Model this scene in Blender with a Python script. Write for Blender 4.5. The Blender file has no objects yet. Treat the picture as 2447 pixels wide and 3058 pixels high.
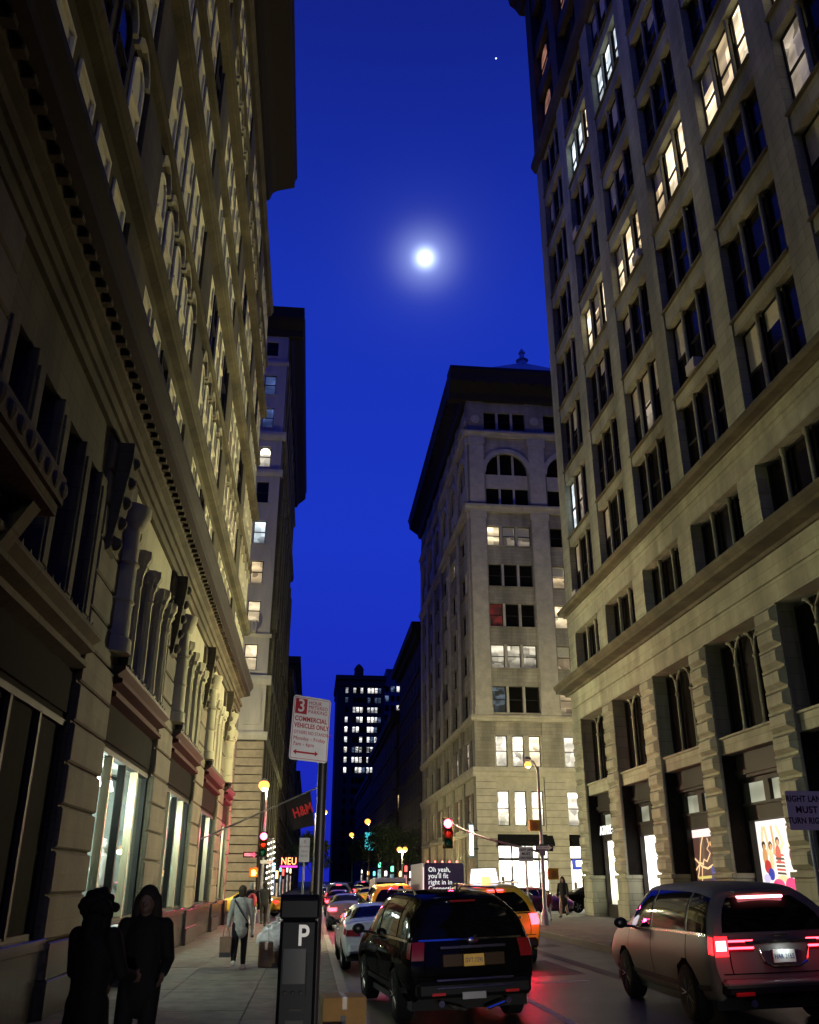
import bpy, bmesh, math, random
import numpy as np
from mathutils import Matrix, Vector
random.seed(7)
sc = bpy.context.scene
COL = sc.collection
R_ = math.radians

# ------------------------------------------------------------------ camera, sky, moon, exposure
cam_d = bpy.data.cameras.new('camera'); cam = bpy.data.objects.new('camera', cam_d); COL.objects.link(cam)
cam_d.sensor_fit = 'HORIZONTAL'; cam_d.sensor_width = 36.0; cam_d.lens = 36.0*2640/2447
cam_d.clip_start = 0.05; cam_d.clip_end = 6000
_r = Vector((0.9945962, -0.1037930, 0.0023153)); _d = Vector((0.0420997, 0.3828343, -0.9228573)); _f = Vector((0.0948997, 0.9179678, 0.3851352))
cam.matrix_world = Matrix(((_r.x, -_d.x, -_f.x, 0), (_r.y, -_d.y, -_f.y, 0), (_r.z, -_d.z, -_f.z, 1.85), (0, 0, 0, 1)))
sc.camera = cam
sc.view_settings.view_transform = 'Standard'; sc.view_settings.look = 'None'
sc.view_settings.exposure = 0.35; sc.view_settings.gamma = 1.0; sc.view_settings.use_curve_mapping = False
sc.render.engine = 'CYCLES'
sc.cycles.use_denoising = True
sc.cycles.max_bounces = 6; sc.cycles.diffuse_bounces = 3; sc.cycles.glossy_bounces = 3; sc.cycles.transmission_bounces = 4; sc.cycles.transparent_max_bounces = 6
sc.cycles.sample_clamp_indirect = 3.0; sc.cycles.caustics_reflective = False; sc.cycles.caustics_refractive = False
sc.cycles.use_light_tree = True

MOON = Vector((0.0964, 0.7746, 0.6251)).normalized()
world = bpy.data.worlds.new('World'); sc.world = world; world.use_nodes = True
wt = world.node_tree; wn = wt.nodes; wl = wt.links
bg = wn['Background']
tc = wn.new('ShaderNodeTexCoord'); sep = wn.new('ShaderNodeSeparateXYZ'); wl.new(tc.outputs['Generated'], sep.inputs[0])
ramp = wn.new('ShaderNodeValToRGB'); wl.new(sep.outputs['Z'], ramp.inputs['Fac'])
els = ramp.color_ramp.elements
els[0].position = 0.0; els[0].color = (0.0095, 0.016, 0.36, 1)
els[1].position = 1.0; els[1].color = (0.004, 0.008, 0.14, 1)
for p_, c_ in ((0.12, (0.0095, 0.020, 0.43, 1)), (0.35, (0.0095, 0.033, 0.50, 1)), (0.58, (0.0085, 0.030, 0.42, 1)), (0.78, (0.006, 0.016, 0.235, 1))):
    e_ = els.new(p_); e_.color = c_
dot = wn.new('ShaderNodeVectorMath'); dot.operation = 'DOT_PRODUCT'; dot.inputs[1].default_value = MOON
nrm = wn.new('ShaderNodeVectorMath'); nrm.operation = 'NORMALIZE'; wl.new(tc.outputs['Generated'], nrm.inputs[0]); wl.new(nrm.outputs[0], dot.inputs[0])
def wmath(op, a, b):
    n = wn.new('ShaderNodeMath'); n.operation = op
    for i, v in enumerate((a, b)):
        if isinstance(v, (int, float)): n.inputs[i].default_value = v
        else: wl.new(v, n.inputs[i])
    return n.outputs[0]
cmax = wmath('MAXIMUM', dot.outputs['Value'], 0.0)
halo = wmath('ADD', wmath('MULTIPLY', wmath('POWER', cmax, 22000.0), 1.6), wmath('ADD', wmath('MULTIPLY', wmath('POWER', cmax, 2600.0), 0.32), wmath('MULTIPLY', wmath('POWER', cmax, 420.0), 0.024)))
hc = wn.new('ShaderNodeMix'); hc.data_type = 'RGBA'; hc.blend_type = 'MIX'
addn = wn.new('ShaderNodeMix'); addn.data_type = 'RGBA'; addn.blend_type = 'ADD'; addn.clamp_factor = True; addn.inputs[0].default_value = 1.0
hcol = wn.new('ShaderNodeVectorMath'); hcol.operation = 'SCALE'; hcol.inputs[0].default_value = (0.75, 0.9, 1.25); wl.new(halo, hcol.inputs['Scale'])
wl.new(ramp.outputs['Color'], addn.inputs[6]); wl.new(hcol.outputs[0], addn.inputs[7])
wl.new(addn.outputs[2], bg.inputs['Color']); bg.inputs['Strength'].default_value = 0.84

sun_d = bpy.data.lights.new('moonlight', 'SUN'); sun_d.energy = 0.05; sun_d.angle = R_(0.5); sun_d.color = (0.75, 0.85, 1.0)
sun = bpy.data.objects.new('moonlight', sun_d); COL.objects.link(sun)
sun.rotation_euler = MOON.to_track_quat('Z', 'Y').to_euler()

# ------------------------------------------------------------------ materials
MATS = {}
def mat(name, col, rough=0.6, metal=0.0, var=0.0, vscale=3.0, bump=0.0, bscale=30.0, emit=None, es=0.0, coat=0.0, spec=0.5, streak=False, brick=None):
    if name in MATS: return MATS[name]
    m = bpy.data.materials.new(name); m.use_nodes = True
    nt = m.node_tree; n = nt.nodes; l = nt.links; b = n['Principled BSDF']
    b.inputs['Base Color'].default_value = (*col, 1); b.inputs['Roughness'].default_value = rough; b.inputs['Metallic'].default_value = metal
    b.inputs['Specular IOR Level'].default_value = spec; b.inputs['Coat Weight'].default_value = coat; b.inputs['Coat Roughness'].default_value = 0.04
    if emit: b.inputs['Emission Color'].default_value = (*emit, 1); b.inputs['Emission Strength'].default_value = es
    if var or bump:
        t = n.new('ShaderNodeTexCoord'); g = n.new('ShaderNodeNewGeometry')
        mp = n.new('ShaderNodeMapping'); l.new(g.outputs['Position'], mp.inputs['Vector'])
        if streak: mp.inputs['Scale'].default_value = (1, 1, 0.22)
    if var:
        nz = n.new('ShaderNodeTexNoise'); nz.inputs['Scale'].default_value = vscale; nz.inputs['Detail'].default_value = 8; nz.inputs['Roughness'].default_value = 0.65
        l.new(mp.outputs[0], nz.inputs['Vector'])
        cr = n.new('ShaderNodeValToRGB'); cr.color_ramp.elements[0].position = 0.32; cr.color_ramp.elements[1].position = 0.70
        lo = [max(0, c*(1-var)) for c in col]; hi = [min(1, c*(1+var*0.75)) for c in col]
        cr.color_ramp.elements[0].color = (*lo, 1); cr.color_ramp.elements[1].color = (*hi, 1)
        l.new(nz.outputs['Fac'], cr.inputs['Fac']); l.new(cr.outputs['Color'], b.inputs['Base Color'])
        rr = n.new('ShaderNodeMapRange'); rr.inputs['To Min'].default_value = max(0.02, rough-0.12); rr.inputs['To Max'].default_value = min(1, rough+0.12)
        l.new(nz.outputs['Fac'], rr.inputs['Value']); l.new(rr.outputs[0], b.inputs['Roughness'])
    if bump:
        nb = n.new('ShaderNodeTexNoise'); nb.inputs['Scale'].default_value = bscale; nb.inputs['Detail'].default_value = 5
        l.new(mp.outputs[0], nb.inputs['Vector'])
        bp = n.new('ShaderNodeBump'); bp.inputs['Strength'].default_value = bump; bp.inputs['Distance'].default_value = 0.02
        l.new(nb.outputs['Fac'], bp.inputs['Height']); l.new(bp.outputs[0], b.inputs['Normal'])
    if brick:
        bw, bh, dark = brick
        g2 = n.new('ShaderNodeNewGeometry'); sx = n.new('ShaderNodeSeparateXYZ'); l.new(g2.outputs['Position'], sx.inputs[0])
        ad = n.new('ShaderNodeMath'); ad.operation = 'ADD'; l.new(sx.outputs['X'], ad.inputs[0]); l.new(sx.outputs['Y'], ad.inputs[1])
        cb = n.new('ShaderNodeCombineXYZ'); l.new(ad.outputs[0], cb.inputs['X']); l.new(sx.outputs['Z'], cb.inputs['Y'])
        bt = n.new('ShaderNodeTexBrick'); bt.inputs['Scale'].default_value = 1.0; bt.inputs['Brick Width'].default_value = bw; bt.inputs['Row Height'].default_value = bh; bt.inputs['Mortar Size'].default_value = 0.014; bt.inputs['Mortar Smooth'].default_value = 0.3
        bt.inputs['Color1'].default_value = (1,1,1,1); bt.inputs['Color2'].default_value = (0.80,0.80,0.80,1); bt.inputs['Mortar'].default_value = (dark,dark,dark,1); l.new(cb.outputs[0], bt.inputs['Vector'])
        gz = n.new('ShaderNodeTexNoise'); gz.inputs['Scale'].default_value = 0.35; gz.inputs['Detail'].default_value = 6; gm = n.new('ShaderNodeMapping'); gm.inputs['Scale'].default_value = (1.6,1.6,0.25); l.new(g2.outputs['Position'], gm.inputs['Vector']); l.new(gm.outputs[0], gz.inputs['Vector'])
        gr = n.new('ShaderNodeMapRange'); gr.inputs['From Min'].default_value = 0.35; gr.inputs['From Max'].default_value = 0.62; gr.inputs['To Min'].default_value = 0.55; gr.inputs['To Max'].default_value = 1.08; l.new(gz.outputs['Fac'], gr.inputs['Value'])
        mu = n.new('ShaderNodeMix'); mu.data_type = 'RGBA'; mu.blend_type = 'MULTIPLY'; mu.inputs[0].default_value = 1.0
        src = b.inputs['Base Color'].links[0].from_socket; l.new(src, mu.inputs[6]); l.new(bt.outputs['Color'], mu.inputs[7])
        mv = n.new('ShaderNodeVectorMath'); mv.operation = 'SCALE'; l.new(mu.outputs[2], mv.inputs[0]); l.new(gr.outputs[0], mv.inputs['Scale']); l.new(mv.outputs[0], b.inputs['Base Color'])
    MATS[name] = m; return m

def emat(name, col, s):
    return mat(name, (0.02, 0.02, 0.02), 0.4, emit=col, es=s)

def room(name, col, s, scale=1.3, dark=0.35, seed=0.0):
    """a lit room behind a pane: uneven light, furniture-dark lower part left to noise"""
    if name in MATS: return MATS[name]
    m = mat(name, (0.05, 0.05, 0.05), 0.12, emit=col, es=s)
    nt = m.node_tree; n = nt.nodes; l = nt.links; b = n['Principled BSDF']
    g = n.new('ShaderNodeNewGeometry'); mp = n.new('ShaderNodeMapping'); mp.inputs['Location'].default_value = (seed, seed*1.7, seed*0.3); l.new(g.outputs['Position'], mp.inputs['Vector'])
    vz = n.new('ShaderNodeTexVoronoi'); vz.inputs['Scale'].default_value = scale; vz.distance = 'CHEBYCHEV'; l.new(mp.outputs[0], vz.inputs['Vector'])
    nz = n.new('ShaderNodeTexNoise'); nz.inputs['Scale'].default_value = scale*1.4; nz.inputs['Detail'].default_value = 4; l.new(mp.outputs[0], nz.inputs['Vector'])
    s1 = n.new('ShaderNodeSeparateColor'); l.new(vz.outputs['Color'], s1.inputs[0])
    mm = n.new('ShaderNodeMath'); mm.operation = 'MULTIPLY'; l.new(s1.outputs[0], mm.inputs[0]); l.new(nz.outputs['Fac'], mm.inputs[1])
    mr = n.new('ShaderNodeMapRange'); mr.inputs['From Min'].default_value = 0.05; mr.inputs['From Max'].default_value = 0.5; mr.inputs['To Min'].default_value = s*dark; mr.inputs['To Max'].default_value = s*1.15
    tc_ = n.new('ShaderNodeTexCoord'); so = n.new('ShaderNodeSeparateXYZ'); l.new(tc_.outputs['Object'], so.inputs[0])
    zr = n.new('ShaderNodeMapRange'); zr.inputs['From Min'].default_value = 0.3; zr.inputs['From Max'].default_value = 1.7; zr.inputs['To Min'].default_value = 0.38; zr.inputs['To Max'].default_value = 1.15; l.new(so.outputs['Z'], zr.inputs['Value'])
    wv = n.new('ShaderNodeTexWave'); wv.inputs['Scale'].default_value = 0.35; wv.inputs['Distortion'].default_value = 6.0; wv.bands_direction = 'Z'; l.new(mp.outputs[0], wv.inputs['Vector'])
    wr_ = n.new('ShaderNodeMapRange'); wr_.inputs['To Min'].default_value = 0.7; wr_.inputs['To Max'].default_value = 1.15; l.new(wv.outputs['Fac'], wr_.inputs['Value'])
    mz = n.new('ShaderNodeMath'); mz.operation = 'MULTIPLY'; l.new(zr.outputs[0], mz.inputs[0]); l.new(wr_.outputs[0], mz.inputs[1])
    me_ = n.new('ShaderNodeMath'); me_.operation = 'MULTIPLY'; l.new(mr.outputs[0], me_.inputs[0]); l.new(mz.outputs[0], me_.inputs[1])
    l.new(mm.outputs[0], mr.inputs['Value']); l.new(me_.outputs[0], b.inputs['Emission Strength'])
    return m

LIME = mat('limestone', (0.32, 0.33, 0.235), 0.85, var=0.28, vscale=0.9, bump=0.35, bscale=14, streak=True, brick=(1.3,0.46,0.55))
LIME2 = mat('limestone_dressed', (0.375, 0.38, 0.265), 0.8, var=0.22, vscale=1.6, bump=0.25, bscale=22, brick=(1.6,0.5,0.62))
DIMBRICK = mat('dim_brown_brick', (0.062, 0.05, 0.036), 0.9, var=0.35, vscale=1.5, bump=0.5, bscale=18, brick=(0.8,0.28,0.6))  # brown brick, with the weaker light up high put into a darker colour
IRON = mat('dark_painted_iron', (0.02, 0.02, 0.018), 0.6, var=0.3, vscale=4, spec=0.2)
FRAME = mat('dark_window_frame', (0.022, 0.02, 0.017), 0.6, var=0.3, vscale=5, spec=0.2)
GLASSD = mat('dark_glass', (0.008, 0.007, 0.006), 0.08, spec=0.10, var=0.1, vscale=2)
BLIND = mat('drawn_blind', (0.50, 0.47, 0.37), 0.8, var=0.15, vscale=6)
SHADE = mat('cream_roller_shade', (0.86,0.84,0.62), 0.7, var=0.12, vscale=2.0, bump=0.2, bscale=20)
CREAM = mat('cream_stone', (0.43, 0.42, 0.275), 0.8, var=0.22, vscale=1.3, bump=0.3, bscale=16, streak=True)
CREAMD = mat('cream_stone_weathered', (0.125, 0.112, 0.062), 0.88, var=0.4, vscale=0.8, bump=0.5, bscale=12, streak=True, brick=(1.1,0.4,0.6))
COPPER = mat('dark_copper_cornice', (0.013, 0.009, 0.007), 0.85, var=0.4, vscale=2, bump=0.3, bscale=9)
GRANITE = mat('dark_granite', (0.045, 0.036, 0.03), 0.22, var=0.5, vscale=9, spec=0.4)
BEIGE = mat('beige_brick', (0.40, 0.352, 0.255), 0.85, var=0.25, vscale=0.8, bump=0.3, bscale=12, streak=True, brick=(0.9,0.3,0.62))
BEIGE2 = mat('beige_terracotta', (0.46, 0.41, 0.305), 0.8, var=0.22, vscale=1.3, bump=0.4, bscale=9)
REDW = mat('red_painted_ledge', (0.055, 0.010, 0.009), 0.8, var=0.3, vscale=3, spec=0.2)
BLACKP = mat('black_paint_panel', (0.012, 0.011, 0.01), 0.9, var=0.4, vscale=3, spec=0.06)
PAVE = mat('concrete_paving', (0.125, 0.12, 0.098), 0.85, var=0.5, vscale=2.6, bump=0.6, bscale=70)
KERB = mat('kerb_stone', (0.22, 0.21, 0.19), 0.8, var=0.3, vscale=4, bump=0.3, bscale=40)
ASPH = mat('asphalt', (0.020, 0.022, 0.027), 0.40, var=0.35, vscale=0.7, bump=0.5, bscale=90)
PAINTW = mat('worn_road_paint', (0.6, 0.6, 0.57), 0.7, var=0.4, vscale=5)
CHROME = mat('chrome', (0.78, 0.70, 0.56), 0.12, 1.0)
RUBBER = mat('tyre_rubber', (0.009, 0.009, 0.009), 0.9, spec=0.08)
ALLOY = mat('alloy_wheel', (0.30, 0.29, 0.27), 0.35, 0.8)
STEEL = mat('galvanised_steel', (0.28, 0.28, 0.27), 0.5, 0.7, var=0.25, vscale=6)
WHITEP = mat('white_paint', (0.75, 0.74, 0.70), 0.5, var=0.08, vscale=3)
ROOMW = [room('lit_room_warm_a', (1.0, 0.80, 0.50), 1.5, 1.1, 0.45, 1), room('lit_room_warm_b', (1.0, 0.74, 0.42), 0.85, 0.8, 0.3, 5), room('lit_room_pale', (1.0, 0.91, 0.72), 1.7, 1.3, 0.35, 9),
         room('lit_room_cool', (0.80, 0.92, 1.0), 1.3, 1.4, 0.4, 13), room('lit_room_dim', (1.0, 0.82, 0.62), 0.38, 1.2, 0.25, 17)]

# ------------------------------------------------------------------ mesh helpers
class MB:
    """collects shapes into one mesh"""
    def __init__(s): s.v = []; s.f = []
    def add(s, vs, fs):
        o = len(s.v); s.v += [tuple(p) for p in vs]; s.f += [tuple(i+o for i in f) for f in fs]; return s
    def box(s, x0, x1, y0, y1, z0, z1):
        return s.add([(x0,y0,z0),(x1,y0,z0),(x1,y1,z0),(x0,y1,z0),(x0,y0,z1),(x1,y0,z1),(x1,y1,z1),(x0,y1,z1)],
                     [(0,3,2,1),(4,5,6,7),(0,1,5,4),(1,2,6,5),(2,3,7,6),(3,0,4,7)])
    def prism(s, prof, a0, a1, axis='x'):
        """closed profile (p,q) extruded along an axis: x -> (a,p,q); y -> (p,a,q); z -> (p,q,a)"""
        m = {'x': lambda a,p,q: (a,p,q), 'y': lambda a,p,q: (p,a,q), 'z': lambda a,p,q: (p,q,a)}[axis]
        n = len(prof)
        vs = [m(a0,*p) for p in prof]+[m(a1,*p) for p in prof]
        return s.add(vs, [tuple(range(n)), tuple(range(2*n-1, n-1, -1))]+[(i,(i+1)%n,(i+1)%n+n,i+n) for i in range(n)])
    def tube(s, pts, rad, n=8, caps=True, sy=1.0):
        pts = [Vector(p) for p in pts]; rads = rad if isinstance(rad, (list, tuple)) else [rad]*len(pts)
        vs = []; up = None
        for i, p in enumerate(pts):
            d = (pts[min(i+1,len(pts)-1)]-pts[max(i-1,0)]).normalized()
            a = Vector((0,0,1)) if abs(d.z) < 0.9 else Vector((0,1,0))
            e1 = d.cross(a).normalized(); e2 = d.cross(e1).normalized()
            if up is not None and e1.dot(up) < 0: e1, e2 = -e1, -e2
            up = e1
            vs += [p+rads[i]*(math.cos(2*math.pi*k/n)*e1+sy*math.sin(2*math.pi*k/n)*e2) for k in range(n)]
        fs = [(i*n+k, i*n+(k+1)%n, (i+1)*n+(k+1)%n, (i+1)*n+k) for i in range(len(pts)-1) for k in range(n)]
        if caps: fs += [tuple(range(n-1,-1,-1)), tuple((len(pts)-1)*n+k for k in range(n))]
        return s.add(vs, fs)
    def lathe(s, prof, c=(0,0,0), n=12, fl=0.0):
        """(r,z) profile spun about z"""
        vs = [(c[0]+r*(1-fl*(k%2))*math.cos(2*math.pi*k/n), c[1]+r*(1-fl*(k%2))*math.sin(2*math.pi*k/n), c[2]+z) for r,z in prof for k in range(n)]
        fs = [(i*n+k, i*n+(k+1)%n, (i+1)*n+(k+1)%n, (i+1)*n+k) for i in range(len(prof)-1) for k in range(n)]
        fs += [tuple(range(n-1,-1,-1)), tuple((len(prof)-1)*n+k for k in range(n))]
        return s.add(vs, fs)
    def ball(s, c, r, n=10, sc_=(1,1,1)):
        prof = [(math.sin(math.pi*i/n), -math.cos(math.pi*i/n)) for i in range(n+1)]
        prof[0] = (0.02, prof[0][1]); prof[-1] = (0.02, prof[-1][1]); m = n+2
        vs = [(c[0]+r*sc_[0]*q*math.cos(2*math.pi*k/m), c[1]+r*sc_[1]*q*math.sin(2*math.pi*k/m), c[2]+r*sc_[2]*z) for q,z in prof for k in range(m)]
        fs = [(i*m+k, i*m+(k+1)%m, (i+1)*m+(k+1)%m, (i+1)*m+k) for i in range(len(prof)-1) for k in range(m)]
        fs += [tuple(range(m-1,-1,-1)), tuple((len(prof)-1)*m+k for k in range(m))]
        return s.add(vs, fs)
    def mesh(s, name, m=None, smooth=False, bevel=0.0):
        me = bpy.data.meshes.new(name); bm = bmesh.new()
        bv = [bm.verts.new(p) for p in s.v]
        for f in s.f:
            try: bm.faces.new([bv[i] for i in f])
            except ValueError: pass
        bmesh.ops.recalc_face_normals(bm, faces=bm.faces)
        if bevel: bmesh.ops.bevel(bm, geom=list(bm.edges), offset=bevel, segments=1, affect='EDGES', clamp_overlap=True)
        bm.to_mesh(me); bm.free()
        if m: me.materials.append(m)
        if smooth:
            for p in me.polygons: p.use_smooth = True
            me.set_sharp_from_angle(angle=R_(38))
        return me
    def build(s, name, m, parent=None, loc=(0,0,0), smooth=False, bevel=0.0, rz=0.0):
        return place(name, s.mesh(name, m, smooth, bevel), parent, loc, rz)

def place(name, me, parent=None, loc=(0,0,0), rz=0.0, m=None):
    o = bpy.data.objects.new(name, me); COL.objects.link(o); o.parent = parent
    o.location = loc
    if rz: o.rotation_euler = (0,0,rz)
    if m is not None:
        o.material_slots[0].link = 'OBJECT'; o.material_slots[0].material = m
    return o
def thing(name, label, cat, loc=(0,0,0), rz=0.0, group=None):
    o = bpy.data.objects.new(name, None); COL.objects.link(o); o.empty_display_size = 0.3
    o.location = loc; o.rotation_euler = (0,0,rz); return tag(o, label, cat, group)
def tag(o, label, cat, group=None):
    o['label'] = label; o['category'] = cat
    if group: o['group'] = group
    return o
def struct(o, label=None):
    o['kind'] = 'structure'
    if label: o['label'] = label
    return o
def dup(root, loc, rz, label, group=None):
    def cp(o, par):
        c = o.copy(); COL.objects.link(c); c.parent = par
        for ch in o.children: cp(ch, c)
        return c
    r = cp(root, None); r.location = loc; r.rotation_euler = (0,0,rz); r['label'] = label
    if group: r['group'] = group
    return r
def text(s, size, m, parent, loc, rot, ext=0.004, align='CENTER', name='lettering', sx=1.0, bold=0.0, label=None):
    c = bpy.data.curves.new(name, 'FONT'); c.body = s; c.size = size; c.align_x = align; c.align_y = 'CENTER'; c.extrude = ext; c.offset = bold; c.space_character = 1.06
    c.materials.append(m); o = bpy.data.objects.new(name, c); COL.objects.link(o); o.parent = parent; o.location = loc; o.rotation_euler = rot; o.scale = (sx,1,1)
    if label: o['label'] = label
    return o
def light(parent, loc, power, col, rad=0.12, name='light', aim=None, cone=150):
    d = bpy.data.lights.new(name, 'SPOT' if aim else 'POINT'); d.energy = power; d.color = col; d.shadow_soft_size = rad
    o = bpy.data.objects.new(name, d); COL.objects.link(o); o.parent = parent; o.location = loc
    if aim: d.spot_size = R_(cone); d.spot_blend = 0.6; o.rotation_euler = Vector(aim).to_track_quat('-Z', 'Y').to_euler()
    return o

class Fac:
    """one face of a building: u along the wall, y inwards, z up, seen from the street with u to the right"""
    def __init__(s, bld, ox, oy, rz):
        s.b = bld; s.o = Vector((ox, oy, 0))-Vector(bld.location); s.rz = rz; s.R = Matrix.Rotation(rz, 4, 'Z')
    def loc(s, u=0, y=0, z=0): return s.o+s.R@Vector((u,y,z))
    def build(s, mb, name, m, u=0, y=0, z=0, parent=None, **k):
        return mb.build(name, m, parent or s.b, s.loc(u,y,z), rz=s.rz, **k)
    def put(s, name, me, u, y, z, m=None): return place(name, me, s.b, s.loc(u,y,z), s.rz, m)

WIN = {}
def win_meshes(w, h, kind):
    k = (round(w,3), round(h,3), kind)
    if k in WIN: return WIN[k]
    t = 0.07; f = MB(); hw = w/2
    arch = kind.startswith('arch')
    top = h-(hw if arch else 0)
    f.box(-hw,-hw+t,0,0.1,0,top); f.box(hw-t,hw,0,0.1,0,top); f.box(-hw+t,hw-t,0,0.1,0,t)
    if arch:
        n = 10
        for i in range(n):
            a0 = math.pi*i/n; a1 = math.pi*(i+1)/n
            q = [(hw*math.cos(a),top+hw*math.sin(a)) for a in (a0,a1)]; r = [((hw-t)*math.cos(a),top+(hw-t)*math.sin(a)) for a in (a1,a0)]
            f.prism([(q[0][0],q[0][1]),(q[1][0],q[1][1]),r[0],r[1]], 0, 0.1, 'y')
    else: f.box(-hw+t,hw-t,0,0.1,h-t,h)
    if 'sash' in kind: f.box(-hw+t,hw-t,-0.02,0.07,h*0.5-0.035,h*0.5+0.035)
    if 'cross' in kind:
        f.box(-hw+t,hw-t,0.01,0.07,h*0.62-0.03,h*0.62+0.03); f.box(-0.03,0.03,0.015,0.068,t,top)
    p = MB()
    if arch:
        prof = [(-hw+t,t),(hw-t,t),(hw-t,top)]+[((hw-t)*math.cos(math.pi*i/10),top+(hw-t)*math.sin(math.pi*i/10)) for i in range(1,10)]+[(-hw+t,top)]
        p.prism(prof, 0.05, 0.06, 'y')
    else: p.box(-hw+t,hw-t,0.05,0.06,t,h-t)
    WIN[k] = (f.mesh('window_frame', FRAME), p.mesh('pane', GLASSD))
    return WIN[k]
def window(F, u, y, z, w, h, kind='sash', pane=None, frame=None, blind=0.0):
    fm, pm = win_meshes(w, h, kind)
    o = F.put('window', fm, u, y, z, frame)
    place('pane', pm, o, (0,0,0), 0, pane)
    if blind:
        k = (round(w,3), round(h,3), round(blind,2))
        if k not in WIN:
            b = MB(); b.box(-w/2+0.1,w/2-0.1,0.035,0.042,h*(1-blind),h-0.09); WIN[k] = b.mesh('blind', BLIND)
        place('blind', WIN[k], o)
    return o
# ------------------------------------------------------------------ ground, road, pavements
XL, XR = -3.9, 13.4
KL, KR = 0.78, 7.9
def road_z(x): return -0.15+0.036*(min(max(x,KL),KR)-KL)
g = MB(); g.add([(-3000,-3000,-0.4),(3000,-3000,-0.4),(3000,3000,-0.4),(-3000,3000,-0.4)], [(0,1,2,3)])
struct(g.build('ground', ASPH))
g = MB(); g.add([(KL,-80,road_z(KL)),(KR,-80,road_z(KR)),(KR,1500,road_z(KR)),(KL,1500,road_z(KL))], [(0,1,2,3)])
road = struct(g.build('road', ASPH), 'dark asphalt avenue')
g = MB(); g.add([(-150,48,-0.15),(KL,48,-0.15),(KL,65,-0.15),(-150,65,-0.15)], [(0,1,2,3)]); g.add([(KR,48.5,road_z(KR)),(150,48.5,road_z(KR)),(150,73,road_z(KR)),(KR,73,road_z(KR))], [(0,1,2,3)])
struct(g.build('cross_street', ASPH))
def lp(x0,x1,y0,y1):
    m = MB(); m.add([(x0,y0,road_z(x0)+0.004),(x1,y0,road_z(x1)+0.004),(x1,y1,road_z(x1)+0.004),(x0,y1,road_z(x0)+0.004)], [(0,1,2,3)]); return m
lp(3.78,3.90,6,44).build('lane_line', PAINTW, road)
for i in range(8): lp(1.0+i*0.86,1.5+i*0.86,44.6,47.4).build('crossing_stripe', PAINTW, road)
for i in range(8): lp(1.0+i*0.86,1.5+i*0.86,66,69).build('crossing_stripe', PAINTW, road)
lp(4.6,5.6,19.2,19.45).build('road_patch', PAINTW, road)
for x,y in ((4.9,27.5),(3.1,11.8)):
    m = MB(); m.lathe([(0.36,0.0),(0.36,0.010),(0.33,0.012),(0.32,0.006),(0.01,0.006)], (x,y,road_z(x)-0.002), 24); m.build('manhole_cover', mat('cast_iron', (0.03,0.028,0.026), 0.5, 0.6, bump=0.6, bscale=40), road)
PATCH = mat('asphalt_patch', (0.022,0.022,0.024), 0.6, var=0.4, vscale=2)
for x0,x1,y0,y1 in ((4.3,5.9,20.5,24.0),(5.0,7.4,28,29.1),(1.4,2.2,9,12.5),(6.2,6.5,8,40)): lp(x0,x1,y0,y1).build('asphalt_patch', PATCH, road)
lw = MB(); lw.box(XL-0.5,0.6,-60,47.6,-0.45,-0.014); left_walk = struct(lw.build('pavement', mat('dark_joint', (0.03,0.028,0.025), 0.9)), 'pale concrete pavement on the left')
slab = MB(); slab.box(0.010,1.490,0.010,1.490,-0.06,0); slab_me = slab.mesh('paving_slab', PAVE)
for i in range(28):
    for j in range(3):
        o = place('paving_slab', slab_me, left_walk, (XL+0.0+1.5*j, 5.2+1.5*i, random.uniform(-0.004,0.002)))
kb = MB(); kb.box(0,0.18,0.004,2.396,-0.4,0.001); kb_me = kb.mesh('kerbstone', KERB)
for i in range(18): place('kerbstone', kb_me, left_walk, (0.6, 5+2.4*i, 0))
kb = MB(); kb.box(0.6,KL,-60,4.99,-0.4,0); kb.build('kerb_run', KERB, left_walk)
ZR = road_z(KR)+0.15
rw = MB(); rw.prism([(KR+0.18,-0.4),(XR+0.6,-0.4),(XR+0.6,ZR+0.07),(KR+0.18,ZR-0.014)], -60, 48.3, 'y'); right_walk = struct(rw.build('pavement', mat('dark_joint', (0.03,0.028,0.025), 0.9)), 'pale concrete pavement on the right')
slab = MB(); slab.prism([(0.006,-0.06),(1.314,-0.04),(1.314,0.02),(0.006,0.0)], 0.006, 1.494, 'y'); slab_me = slab.mesh('paving_slab', PAVE)
for i in range(17):
    for j in range(4): place('paving_slab', slab_me, right_walk, (KR+0.18+1.32*j, 22.6+1.5*i, ZR+0.02*j+random.uniform(-0.003,0.003)))
kb = MB(); kb.box(KR,KR+0.18,0.004,2.396,-0.4,ZR+0.001); kb_me = kb.mesh('kerbstone', KERB)
for i in range(14): place('kerbstone', kb_me, right_walk, (KR, 14.4+2.4*i, 0))
kb = MB(); kb.box(KR,KR+0.18,-60,14.39,-0.4,ZR); kb.build('kerb_run', KERB, right_walk)
for x0,x1,y0,z in ((XL-30,0.6,65,0.0),(KR,60,73,ZR)):
    m = MB(); m.box(x0,x1,y0,1200,-0.45,z); struct(m.build('pavement', PAVE))

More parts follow.
